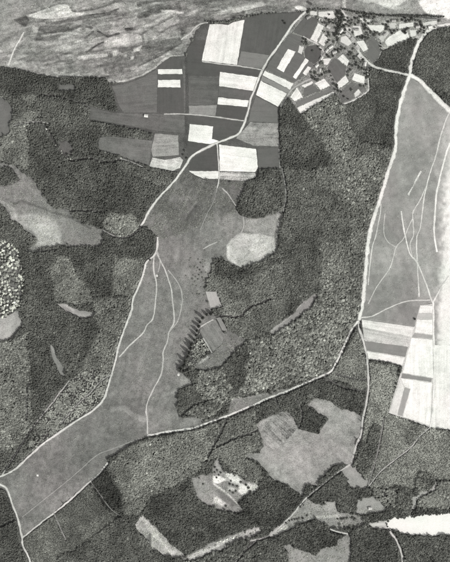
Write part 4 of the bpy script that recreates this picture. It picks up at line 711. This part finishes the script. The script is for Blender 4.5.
S('mixed_wood', 'wood on the bottom right edge below the white sand', [(392,531),(402,534),(412,537),(436,537),(450,537),(450,562),(404,562),(398,544)], 'pine', 2.2, 3.1, 7.5, 82, .24, .05, 0)
S('pine_wood', 'dark wood in the bottom left corner left of the forest road', [(0,486),(8,494),(16,516),(22,540),(30,562),(0,562)], 'pine', 2.1, 3.1, 8.5, 78, .16, .01, 0)
S('mixed_wood', 'dim wood along the bottom edge left of the pale blade', [(30,562),(60,556),(80,548),(122,516),(132,524),(150,546),(166,558),(160,562)], 'pine', 2.1, 3.0, 7, 88, .2, .02, 0)
for i, st in enumerate(STANDS):
    if st[2]:
        p = rough(ext(st[2]), 2.6, 1.2, i + 60); s = box_of(p); LAND[s][inside(RX[s], RY[s], p)] = i
# the bright grove on the left is planted tree by tree, further below
GROVE = [(0,240),(6,241),(12.5,245),(19,251),(20,260),(24,271),(25,281),(23,291),(22,305),(14,310),(6,317),(0,323)]
clear_poly(ext(GROVE))
patch('scrub_ground', GROVE, 104, [('blob', [(2,262),(18,258),(20,290),(4,300)], 132, 4, .7)], 'rough scrubby ground under the pale grove', step=.9, edge=2.5, rgh=1.6, clear=False)
LAND[OPEN] = -1
def at(px, py):
    i = np.clip(((np.asarray(px) + MARG) / RS).astype(int), 0, len(gx) - 1); j = np.clip(((np.asarray(py) + MARG) / RS).astype(int), 0, len(gy) - 1)
    return LAND[j, i]
def fat(px, py):
    return FMASK[np.clip(((py + MARG) / RS).astype(int), 0, len(gy) - 1), np.clip(((px + MARG) / RS).astype(int), 0, len(gx) - 1)]
FGAIN = 2.3
for i, (nm, lab, poly, kind, sp, cr, ht, val, spread, bright, gaps) in enumerate(STANDS):
    big = 1.2 if sp >= 2.5 else 1.12 if kind == 'broad' else 1.0
    sp *= .53 * big; cr *= .72 * big; ht *= .9; spread *= .45 * (1 + (big - 1) * 2); bright *= .7 * big
    xs = np.arange(-MARG, 450 + MARG, sp); ys = np.arange(-MARG, 562 + MARG, sp * .866)
    X, Y = np.meshgrid(xs, ys); X = X + (np.arange(len(ys)) % 2)[:, None] * sp / 2
    X = X + RNG.uniform(-.36, .36, X.shape) * sp; Y = Y + RNG.uniform(-.36, .36, Y.shape) * sp
    X = X.ravel(); Y = Y.ravel(); k = at(X, Y) == i
    X = X[k]; Y = Y[k]; ok = np.ones(len(X), bool); rp = cr / M * .62
    for a in np.arange(0, 6.28, .785): ok &= at(X + rp * math.cos(a), Y + rp * math.sin(a)) >= 0
    ok &= RNG.random(len(X)) >= gaps * (1 + 1.6 * np.sign(fbm(X / 6, Y / 6, 91)))
    X = X[ok]; Y = Y[ok]; n = len(X)
    if n == 0: continue
    sz = cr * np.exp(RNG.normal(-.01, .2, n)); hz = ht / (3.0 if kind == 'pine' else 2.25) * np.exp(RNG.normal(0, .13, n))
    A = alb(val) * FGAIN * np.exp(RNG.normal(0, spread, n)) * (1 + .75 * fbm(X / 8, Y / 8, 14, 3) + .7 * fbm(X / 24, Y / 24, 15, 2))
    b = RNG.random(n) < bright * (1 + 2.4 * fbm(X / 7, Y / 7, 33, 3) * 2); A[b] *= RNG.uniform(1.3, 1.9, b.sum()); A = np.clip(A, .03, .6)
    cx, cy = X.mean(), Y.mean()
    me = bpy.data.meshes.new(nm); me.from_pydata(np.stack([(X - cx) * M, -(Y - cy) * M, 0 * X], 1).tolist(), [], [])
    for an, ty, dat, pr in (('alb', 'FLOAT', A, 'value'), ('rot', 'FLOAT_VECTOR', np.stack([RNG.normal(0, .05, n), RNG.normal(0, .05, n), RNG.uniform(0, 6.28, n)], 1), 'vector'),
                            ('scl', 'FLOAT_VECTOR', np.stack([sz * RNG.uniform(.9, 1.1, n), sz * RNG.uniform(.9, 1.1, n), hz], 1), 'vector')):
        me.attributes.new(an, ty, 'POINT').data.foreach_set(pr, np.ascontiguousarray(dat, np.float32).ravel())
    me.attributes.new('var', 'INT', 'POINT').data.foreach_set('value', RNG.integers(0, 12, n).astype(np.int32))
    o = link(nm, me); o.location = (float(WX(cx)), float(WY(cy)), 0.0); md = o.modifiers.new('plants', 'NODES'); md.node_group = GN[kind]
    tag(o, lab, 'wood', kind='stuff')

# tufts of heather and rough grass on the open land
kind_set('tuft', [(1, 1.0, .0, 10, 'round'), (1.1, .8, .0, 10, 'round'), (.9, 1.2, .0, 10, 'round')]); GN['tuft'] = gn_tree('tuft')
def tufts(poly, lab, sp, prob, val, rmin, rmax, seed, clump=8):
    poly = ext(poly); xs = np.arange(max(-10, min(p[0] for p in poly)), min(460, max(p[0] for p in poly)), sp); ys = np.arange(max(-10, min(p[1] for p in poly)), min(572, max(p[1] for p in poly)), sp)
    X, Y = np.meshgrid(xs, ys); X = (X + RNG.uniform(-.5, .5, X.shape) * sp).ravel(); Y = (Y + RNG.uniform(-.5, .5, Y.shape) * sp).ravel()
    k = inside(X, Y, poly) & (at(X, Y) < 0) & ~fat(X, Y) & (RNG.random(len(X)) < prob * np.clip(1 + 5 * fbm(X / clump, Y / clump, seed, 3), 0, 3)); X = X[k]; Y = Y[k]
    for p in ROADS:
        s = (X > min(q[0] for q in p) - 2) & (X < max(q[0] for q in p) + 2) & (Y > min(q[1] for q in p) - 2) & (Y < max(q[1] for q in p) + 2)
        if s.any():
            kk = np.ones(len(X), bool); kk[s] = dist_line(X[s], Y[s], p) > 1.0; X = X[kk]; Y = Y[kk]
    n = len(X); r = RNG.uniform(rmin, rmax, n); loc = ALB1[np.clip((Y + MARG).astype(int), 0, ALB1.shape[0] - 1), np.clip((X + MARG).astype(int), 0, ALB1.shape[1] - 1)]
    A = np.clip(alb(loc * .75 + val * .25) * 1.3 * np.exp(RNG.normal(0, .2, n)), .03, .8); cx, cy = X.mean(), Y.mean()
    me = bpy.data.meshes.new('tufts'); me.from_pydata(np.stack([(X - cx) * M, -(Y - cy) * M, relief(X, Y) - .05], 1).tolist(), [], [])
    for an, ty, dat, pr in (('alb', 'FLOAT', A, 'value'), ('rot', 'FLOAT_VECTOR', np.stack([0 * r, 0 * r, RNG.uniform(0, 6.28, n)], 1), 'vector'), ('scl', 'FLOAT_VECTOR', np.stack([r, r, r * RNG.uniform(.5, .9, n)], 1), 'vector')):
        me.attributes.new(an, ty, 'POINT').data.foreach_set(pr, np.ascontiguousarray(dat, np.float32).ravel())
    me.attributes.new('var', 'INT', 'POINT').data.foreach_set('value', RNG.integers(0, 12, n).astype(np.int32))
    o = link('heather_tufts', me); o.location = (float(WX(cx)), float(WY(cy)), 0); o.modifiers.new('plants', 'NODES').node_group = GN['tuft']; tag(o, lab, 'heather', kind='stuff')
tufts([(182,172),(246,182),(240,196),(236,212),(206,224),(182,234),(158,240),(141,226),(156,201)], 'dark heather covering the upper end of the meadow', 1.0, .55, 106, .9, 1.9, 3)
tufts(CM, 'thin tufts of rough grass over the meadow', 1.3, .22, 128, .7, 1.5, 4)
tufts([(0,158),(34,180),(54,209),(72,212),(103,230),(102,246),(28,249),(10,216),(0,204)], 'grass tufts over the blotchy sandy clearing', 1.2, .35, 150, .8, 1.7, 5, 4)
tufts([(245,456),(263,447),(257,426),(286,411),(302,430),(318,434),(307,405),(320,397),(361,416),(352,456),(317,485),(303,497),(270,476)], 'fine tufts on the broad heath clearing', 1.4, .2, 156, .6, 1.3, 6)
tufts([(406,88),(449,110),(436,300),(361,317),(366,260),(386,178),(396,140)], 'sparse tufts on the eastern heath', 1.5, .16, 150, .6, 1.3, 7)
tufts([(194,367),(222,344),(226,330),(246,341),(228,358),(220,369)], 'tufts on the rough grazing wedge', 1.2, .5, 122, .9, 2.0, 8, 4)
tufts([(268,538),(306,499),(326,500),(337,511),(388,506),(386,512),(362,528),(300,524)], 'tufts on the grassy hollow in the lower right', 1.2, .4, 134, .9, 1.9, 9, 4)
tufts([(284,544),(315,556),(350,535),(346,562),(290,562)], 'tufts on the rough grass at the bottom edge', 1.2, .4, 134, .9, 1.9, 10, 4)
tufts([(133,524),(143,515.5),(160,530),(184,554),(176,558),(152,548)], 'tufts on the pale blade of bare ground', 1.0, .5, 158, .8, 1.6, 11, 3)
tufts([(192,478),(214,462),(258,485),(244,512),(210,505)], 'tufts in the sand pit', 1.2, .4, 128, .8, 1.7, 12, 4)
tufts([(0,66),(54,75),(106,76),(126,80),(156,66),(184,54),(196,28),(262,12),(345,8),(420,14),(420,0),(0,0)], 'tufts of marsh grass on the streaked flats', 1.5, .2, 132, .8, 1.7, 13, 5)
tufts([(306,11),(344,10),(420,18),(440,26),(419,40),(380,54),(368,70),(368,90),(342,104),(300,114),(278,107),(290,31)], 'low garden growth between the village plots', 1.0, .45, 104, .8, 1.8, 14, 3)
tufts([(228,415),(231,402),(270,392),(290,388),(246,408)], 'tufts on the verge of the curved road', 1.2, .4, 128, .8, 1.7, 15, 4)
# ------------------------------------------------------------------ single trees (> trunk, crown)
CROWNS = {}; TRUNKS = {}
def single(form, px, py, r, h, val, name, label, group, seed):
    key = (form, seed % 7)
    if key not in CROWNS:
        zb = {'column': .12, 'round': .24, 'cone': .2, 'bush': .02}[form]
        v, f = crown(form, 1, 1, zb, {'bush': 90}.get(form, 230), 40 + seed % 7 * 9, 'round' if form == 'bush' else form, True, (.42, .8), (.13, .3))
        if form == 'round':   # a broad crown of several boughs
            gg = random.Random(900 + seed % 7); v = []; f = []
            for q in range(6):
                a = q * 1.05 + gg.uniform(-.4, .4); ro = 0 if q == 5 else gg.uniform(.34, .62); sr = gg.uniform(.36, .6); z0 = gg.uniform(.16, .34); z1 = gg.uniform(.68, .88) if q < 5 else 1.0
                vv, ff = crown(form, sr, z1, z0, 48, 300 + seed % 7 * 11 + q, 'round', True, (.5, .95), (.16, .36)); k0 = len(v)
                v += [(x_ + ro * math.cos(a), y_ + ro * math.sin(a), z_) for x_, y_, z_ in vv]; f += [tuple(i_ + k0 for i_ in p_) for p_ in ff]
        CROWNS[key] = mesh('crown', v, f, MLEAF)
        tv, tf = trunk(1.0, .03); TRUNKS[key] = mesh('trunk', tv, tf, MBARK)
    e = link(name, None); e.location = (float(WX(px)), float(WY(py)), float(relief(np.array([px]), np.array([py]))[0])); e.rotation_euler = (0, 0, random.uniform(0, 6.28)); e.empty_display_size = 2
    c = link('crown', CROWNS[key], e); c.scale = (r, r * random.uniform(.88, 1.12), h); c['alb'] = float(alb(val)) * FGAIN * random.uniform(.85, 1.15)
    t = link('trunk', TRUNKS[key], e); t.scale = (h * .6, h * .6, h * .95)
    return tag(e, label, 'tree' if form != 'bush' else 'bush', group)
def along(pts, n):
    d = dens(pts, .2, False); return [d[int(i * (len(d) - 1) / max(1, n - 1))] for i in range(n)]
ORD_ = ['topmost', 'second', 'third', 'fourth', 'fifth', 'sixth', 'seventh', 'eighth', 'ninth', 'tenth', 'eleventh', 'twelfth', 'thirteenth', 'fourteenth', 'fifteenth', 'sixteenth', 'seventeenth', 'eighteenth', 'nineteenth', 'twentieth', 'twenty-first', 'twenty-second', 'twenty-third', 'twenty-fourth', 'twenty-fifth', 'twenty-sixth', 'twenty-seventh', 'twenty-eighth', 'twenty-ninth', 'thirtieth', 'thirty-first', 'thirty-second', 'thirty-third', 'thirty-fourth', 'thirty-fifth']; ORD = ORD_; ORF = ['first'] + ORD_[1:]
for i, (x, y) in enumerate(along([(211,313.5),(206,315),(202,319.5),(199,326),(197,332),(195,338),(192,345),(190,351),(188,357),(185,363),(181,369)], 15)):
    lab = 'topmost poplar of the shadow casting row beside the meadow' if i == 0 else ('lowest poplar of the shadow casting row beside the meadow' if i == 14 else '%s poplar from the top of the row beside the meadow' % ORD[i])
    single('column', x + random.uniform(-.8, .8), y + random.uniform(-.6, .6), random.uniform(3.4, 5.4), random.uniform(17, 28), 58, 'poplar_tree', lab, 'poplars in the row beside the meadow', i)
# bright grove, tree by tree
gp = ext(GROVE); pts = []; g = random.Random(5)
for _ in range(6000):
    x, y = g.uniform(-4, 26), g.uniform(239, 324)
    if inside(np.array([x]), np.array([y]), gp)[0] and all((x - a) ** 2 + (y - b) ** 2 > g.choice((2.1, 2.7, 3.3)) ** 2 for a, b in pts) and fbm(np.array(x / 5), np.array(y / 5), 3) > -.14: pts.append((x, y))
rb = sorted([p for p in pts if dist_line(np.array([p[0]]), np.array([p[1]]), GROVE)[0] < 2.2 and p[0] > 6], key=lambda p: p[1])[:30]
for i, (x, y) in enumerate(pts):
    single('round', x, y, random.choice((2.8, 3.4, 4.2, 5.0)) * random.uniform(.9, 1.1), random.uniform(4, 8), random.choice((100, 130, 150, 166, 180)), 'broadleaf_tree', 'bright rounded tree on the right border of the pale grove, %s from the top' % ORF[rb.index((x, y))] if (x, y) in rb else 'bright rounded broadleaf tree %s of the pale grove at the left edge' % ('in the top third' if y < 268 else 'in the middle' if y < 296 else 'in the lowest third'), 'bright trees of the grove', i)
# tree row along the top of the village
row = along([(343,9.4),(354.5,12),(369,14.6),(384,16)], 18) + along([(389,16.2),(404,15.8),(417,16.2),(430,16.6),(443,17.4)], 24)
for i, (x, y) in enumerate(row):
    lab = '%s dark tree from the left in the %s section of the row above the village' % ((ORF[i], 'left') if i < 18 else (ORF[i - 18], 'right'))
    single('round', x, y + random.uniform(-.3, .3), random.uniform(2.4, 3.4), random.uniform(7, 10), 72, 'row_tree', lab, 'dark row along the top of the village', i)
HEDGE = [('hedge tree along the top of the tall white field', [(206,21.5),(216,22),(228,22.6),(236,20),(245,17.2),(262,14),(276,13)], 26, 'hedge above the tall white field'),
         ('hedge tree along the top yards of the village', [(308,9.6),(318,9),(328,9.4)], 9, 'hedge above the village yards'),
         ('hedge tree on the diagonal lane below the heath clearing', [(304,497.5),(318,486.5),(330,477)], 13, 'hedge on the diagonal lane'),
         ('hedge tree along the upper side of the white sand', [(363,517),(374,515.6),(384,514),(396,512.6),(406,511.6)], 16, 'hedge above the white sand'),
         ('tree of the short curved row inside the white sand', [(391,518.5),(387,522),(387,526),(389.5,530)], 5, 'curved row in the white sand')]
for lab, p, n, gr in HEDGE:
    for i, (x, y) in enumerate(along(p, n)):
        single('round', x + random.uniform(-.4, .4), y + random.uniform(-.4, .4), random.uniform(1.9, 2.9), random.uniform(4, 6.5), 74, 'hedge_tree', ORF[i] + (' (from left) ' if 0 else ' from the %s, ' % ('top' if 'curved row' in lab else 'left')) + lab, gr, i)
# dark belt of trees in the village
g = random.Random(9); pts = []
for _ in range(900):
    x, y = g.uniform(333, 346), g.uniform(11, 40)
    if inside(np.array([x]), np.array([y]), [(339,12),(343.5,15),(341.5,24),(338.5,30),(336,38),(333.6,37),(336,26),(337.6,18)])[0] and all((x - a) ** 2 + (y - b) ** 2 > 2.1 ** 2 for a, b in pts): pts.append((x, y))
for i, (x, y) in enumerate(pts): single('round', x, y, random.uniform(2.8, 3.6), random.uniform(7, 9), 66, 'belt_tree', 'dark tree of the belt running down into the village', 'dark tree belt of the village', i)
HS = [(308.4,17.5,11,7,30,150,'house just inside the road fork at the village top'),(320.6,19.8,9,6,-20,205,'pale roofed house below the white top yard'),(336.4,21,10,6,70,120,'house against the left side of the dark tree belt'),
      (340.8,31.6,11,7,55,214,'pale roofed house at the top of the village street'),(347.6,34.6,10,6,-40,196,'house on the right of the upper village street'),(353,39.6,10,7,-45,190,'house between the two white gardens on the street'),
      (357.6,47.6,10,6,-52,206,'pale house below the right street garden'),(359.8,57,12,7,-45,224,'long pale house where the street nears the crossing'),(364.8,64.4,10,7,80,222,'last house before the lane at the wood edge'),
      (330.6,47.4,11,6,35,214,'pale house at the bend of the tree lined lane'),(326.6,51,9,6,50,200,'house left of the bend of the tree lined lane'),(321.4,58.4,9,6,60,204,'house above the white triangular yard'),
      (316.6,66,9,6,40,216,'pale house below the white triangular yard'),(319.8,70.6,8,6,80,190,'small house at the lower end of the tree lined lane'),(334.4,52.4,11,7,20,180,'house above the mid grey diamond'),
      (375.6,23.4,10,6,-5,140,'house under the dark tree row, left of centre'),(393.6,21,10,6,5,170,'house under the gap of the dark tree row'),(417.6,27,10,6,10,190,'house near the bend of the wide road'),(430,27,10,6,15,226,'easternmost house beside the wide road'),
      (356.6,29.6,9,6,0,150,'house on the white plot beside the tree belt'),(384.6,34.4,9,6,40,160,'house left of the largest white garden'),(328.4,27.4,9,6,-25,205,'pale house between slanted strip and tree belt')]
VILL = [(306,11),(344,10),(390,16.5),(450,22),(428,31),(419,40),(400,43),(383,50),(373,65),(368,70),(368,90),(342,104),(334,92),(303,110),(290,96),(312,78),(306,60),(302,36)]
def by_plot(x, y):
    c = sorted(((x - a) ** 2 + (y - b) ** 2, a, b, l) for a, b, l in FIELDS if len(l.split()) <= 9)[0]
    dx, dy = x - c[1], y - c[2]
    w_ = ('right of' if dx > 0 else 'left of') if abs(dx) > abs(dy) else ('below' if dy > 0 else 'above')
    return 'dark garden tree %s the %s' % (w_, c[3])
VT = [(317,17.6),(321,20.6),(326,18.8),(329,20.4),(331.4,22),(333.4,23.4),(323,31.4),(324.6,32),(327,36.4),(327.4,42.2),(329.4,40.6),(326.4,43.6),(334,42),(337.6,40),(341.6,34.6),(343.6,33),(350,30.4),(347.8,18),(352,20.4),(355.4,18.4),(349,22),(364,27),(364.6,30),(374.6,31.8),(377,33),(360.6,37.6),(363,36.4),(369,39),(386.6,25.4),(388,21.8),(386,29),(397.6,20.6),(403,31.4),(405,33),(418,33.2),(420,31.6),(415.6,20.6),(416.4,24.4),(420.4,22.6),(424,28),(439,21),(304.4,43.6),(306,42),(303,43),(321.8,62),(323,63.6),(327,55),(329,57),(333,56.2),(317.6,75),(315.6,76.6),(313,78.4),(320,76),(349,55.4),(352,54),(354,57),(351,59),(361,58.2),(362.8,59.8),(350,64.6),(352.6,66),(350.4,70),(348,72),(361,85.6),(364,86.4),(334,84),(333,80),(331,76),(329.6,72),(341,92),(344,97),(348,99),(352,90),(338,52),(341,50),(345,49),(335.4,50),(356,63),(359,66),(362,68.6),(380,34.4),(392,33.4),(394,31),(365,20.6),(312.4,51.2),(308,13),(329,14.6),(318.4,46.6),(321,50)]
g = random.Random(77)
for _ in range(5000):
    x, y = g.uniform(300, 440), g.uniform(11, 102)
    if len(VT) >= 215: break
    if not inside(np.array([x]), np.array([y]), VILL)[0] or fbm(np.array(x / 9), np.array(y / 9), 44) < -.02: continue
    j, i_ = int((y + MARG) / RS), int((x + MARG) / RS)
    if FMASK[j - 2:j + 3, i_ - 2:i_ + 3].any() or any((x - a) ** 2 + (y - b) ** 2 < 2.0 ** 2 for a, b in VT) or any((x - q[0]) ** 2 + (y - q[1]) ** 2 < 3.2 ** 2 for q in HS): continue
    VT.append((x, y))
for i, (x, y) in enumerate(VT):
    lab = 'lone tree inside the dark diamond plot' if (x, y) == (312.4, 51.2) else by_plot(x, y)
    single('round', x, y, random.uniform(2.2, 4.4), random.uniform(4.5, 8), random.choice((58, 66, 76, 92)), 'garden_tree', lab, 'garden trees of the village', i)
PIT = [(199,478),(203,484),(215,467),(217,470),(215,472),(219,475),(221,472.6),(217,477.6),(231,481),(233,485),(229.6,484),(236,491),(233,493),(230,490.6),(241,481.6),(246,484.6),(248.6,487.6),(250.6,491),(237,486),(226,506)]
for i, (x, y) in enumerate(PIT): single('bush', x, y, random.uniform(2, 3.4), random.uniform(2.4, 4), 66, 'bush', 'dark bush growing in the white sand pit', 'bushes of the sand pit', i)
SPOT = [((33.5,435.5),'dark'),((36,437),'dark'),((38.5,436),'dark'),((35,440),'dark'),((40,438.5),'dark')]
for i, ((x, y), _) in enumerate(SPOT): single('round', x, y, 3.2, 6, 62, 'copse_tree', 'dark tree of the tiny copse between forest ride and sandy track', 'tiny copse by the track', i)
CL = [(144,231),(146.6,233),(149,232),(152,233.4),(155,235.6),(146,236.6),(147,243),(147.6,250),(148.6,256),(150,260),(151,240),(155,243),(145.8,246)]
for i, (x, y) in enumerate(CL): single('round', x, y, random.uniform(2.4, 3.4), random.uniform(5, 8), 72, 'copse_tree', 'dark tree of the copse at the head of the meadow', 'copse at the head of the meadow', i)
for i, (x, y, v) in enumerate([(415,319,60),(380,361.5,64),(376,363,70),(363,354,62),(146,437.8,62),(149,438.4,62),(144,439.4,64),(183,155,66),(187,158.6,66),(184.6,151,70),(283.4,21.4,60),(285,23.4,60)]):
    labs = ['single dark tree on the corner of the heath and white column', 'upper dark tree at the wood edge below the eastern fields', 'lower dark tree at the wood edge below the eastern fields', 'dark tree on the road bank left of the eastern fields',
            'middle dark tree where the meadow track meets the curved road', 'right dark tree where the meadow track meets the curved road', 'left dark tree where the meadow track meets the curved road',
            'middle tree left of the road curve', 'lowest tree left of the road curve', 'upper tree left of the road curve', 'upper of two dark trees in the large dark top field', 'lower of two dark trees in the large dark top field']
    single('round', x, y, 3.2, 6, v, 'roadside_tree', labs[i], 'scattered roadside trees', i)
HB = along([(286,522),(296,519),(306,516.5)], 8) + along([(338,518.5),(346,517.6),(355,518)], 7) + along([(340,525.5),(350,526.4),(358,524)], 6)
for i, (x, y) in enumerate(HB):
    nm_ = (('along the lane', 'left'), ('above the middle', 'left'), ('along the foot', 'left'))[0 if i < 8 else 1 if i < 15 else 2]; k_ = i if i < 8 else i - 8 if i < 15 else i - 15
    single('bush', x + random.uniform(-1, 1), y + random.uniform(-.9, .9), random.uniform(1.8, 4.2), random.uniform(2.6, 5.5), random.choice((62, 74, 90)), 'bush', '%s dark bush from the left %s of the lower right hollow' % (ORF[k_], nm_[0]), 'dark bushes of the lower right hollow', i)
# scattered shrubs
g = random.Random(21); pts = []
for _ in range(400):
    x, y = g.uniform(186, 206), g.uniform(258, 296)
    if all((x - a) ** 2 + (y - b) ** 2 > 2.6 ** 2 for a, b in pts) and len(pts) < 34 and g.random() < (x - 180) / 24: pts.append((x, y))
for i, (x, y) in enumerate(pts): single('bush', x, y, random.uniform(1.5, 2.8), random.uniform(1.6, 3), random.choice((80, 95, 110)), 'bush', 'scrub bush on the right flank of the upper meadow', 'scrub of the upper meadow', i)
LB = along([(45,124),(47,129),(53,138),(56,145),(60,150),(65,156),(72,161),(80,160),(90,158),(98,161),(106,162),(114,162),(120,159)], 34)
for i, (x, y) in enumerate(LB): single('bush', x + g.uniform(-1.6, 1.6), y + g.uniform(-1.6, 1.6), random.uniform(1.5, 2.6), random.uniform(2, 4), random.choice((90, 110, 125, 145, 165)), 'bush', ORF[i] + ' pale bush from the left in the bright line through the western wood', 'pale bushes in the western wood', i)

VB = along([(188,558),(202,550),(216,544),(230,538),(246,533),(258,530),(268,533),(284,528),(300,522)], 30)
for i, (x, y) in enumerate(VB): single('bush', x + g.uniform(-2, 2), y + g.uniform(-1.5, 1.5), random.uniform(1.4, 2.6), random.uniform(1.6, 3), random.choice((90, 130, 170, 200)), 'bush', ORF[i] + ' bush from the left along the pale valley floor at the bottom', 'bushes of the pale valley floor', i)
# ------------------------------------------------------------------ houses (> wall, roof > chimney)
def house(px, py, L, Wd, ang, val, label, group='village houses', name='house'):
    e = link(name, None); e.location = (float(WX(px)), float(WY(py)), 0.1); e.rotation_euler = (0, 0, math.radians(ang)); h = 3.2; rh = Wd * .42; a, b = L / 2, Wd / 2
    wv = [(-a,-b,-.1),(a,-b,-.1),(a,b,-.1),(-a,b,-.1),(-a,-b,h),(a,-b,h),(a,b,h),(-a,b,h),(-a,0,h+rh),(a,0,h+rh)]
    wo_ = link('wall', mesh('wall', wv, [(0,1,5,4),(2,3,7,6),(1,2,6,9,5),(3,0,4,8,7)], MWALL), e); wo_['alb'] = .5
    k = .45; a2 = a + .4; b2 = b + .4; z0 = h - .4 * rh / b; v = []; f = []
    for s in (-1, 1):
        n0 = len(v); v += [(-a2, s * b2, z0 + .05), (a2, s * b2, z0 + .05), (a2, 0, h + rh + .06), (-a2, 0, h + rh + .06), (-a2, s * b2, z0 + .25), (a2, s * b2, z0 + .25), (a2, 0, h + rh + .28), (-a2, 0, h + rh + .28)]
        f += [tuple(n0 + q for q in p) for p in ((0,1,2,3),(4,5,6,7),(0,1,5,4),(1,2,6,5),(3,0,4,7))]
    ro = link('roof', mesh('roof', v, f, MROOF), e); ro['alb'] = float(alb(val))
    cz = h + rh; cv = [(x_ + a * .4, y_ + .5, z_) for z_ in (cz - .6, cz + 1.0) for x_, y_ in ((-.4,-.4),(.4,-.4),(.4,.4),(-.4,.4))]
    ch = link('chimney', mesh('chimney', cv, [(0,1,5,4),(1,2,6,5),(2,3,7,6),(3,0,4,7),(4,5,6,7)], MWALL), ro); ch['alb'] = .3
    dv = [(-.6, -b - .06, -.05), (.6, -b - .06, -.05), (.6, -b - .06, 2.1), (-.6, -b - .06, 2.1), (-.6, -b + .02, -.05), (.6, -b + .02, -.05), (.6, -b + .02, 2.1), (-.6, -b + .02, 2.1)]
    do = link('door', mesh('door', dv, [(0,1,2,3),(0,4,7,3),(1,5,6,2),(3,2,6,7)], MROOF), e); do['alb'] = .12
    return tag(e, label, 'house' if name == 'house' else 'shed', group)
for x, y, l, wd, a, v, lab in HS: house(x, y, l, wd, a, v, lab)
house(146.2, 116, 9, 7, -8, 232, 'white roofed shed alone in the long low field', 'field sheds', 'shed')
house(370, 508, 8, 6, 5, 226, 'white roofed shed on the grass plot above the lower hedge', 'field sheds', 'shed')
# pale heaps of sand
def heap(px, py, r, h, label):
    v = [(0, 0, h)]; f = []; ns = 14; g = random.Random(int(px))
    for i, k in enumerate((.35, .7, 1.0)):
        for j in range(ns):
            a = 6.2832 * j / ns; q = r * k * g.uniform(.85, 1.15); v.append((q * math.cos(a), q * math.sin(a), h * (1 - k) ** .8 if k < 1 else -.1))
    f += [(0, 1 + j, 1 + (j + 1) % ns) for j in range(ns)]
    for i in range(2): f += [(1 + i * ns + j, 1 + (i + 1) * ns + j, 1 + (i + 1) * ns + (j + 1) % ns, 1 + i * ns + (j + 1) % ns) for j in range(ns)]
    o = link('sand_heap', mesh('sand_heap', v, f, MH)); o.location = (float(WX(px)), float(WY(py)), .15); o['alb'] = float(alb(228)); o['rgh'] = .5
    tag(o, label, 'heap', 'pale heaps')
heap(37.4, 475.4, 3.0, 1.2, 'white heap alone in the lower left meadow')
heap(156.8, 275.6, 3.2, 1.2, 'white heap beside the middle track at the meadow top')
heap(18.4, 113.4, 3.4, 1.4, 'white heap beside the grass patch at the left edge')
heap(46.2, 129, 3.4, 1.4, 'white heap at the head of the pale bush line')
heap(67.6, 521.6, 2.8, 1.2, 'white heap in the smooth young plantation')
heap(178.4, 374.6, 3.6, 1.4, 'white heap at the lower end of the poplar row')
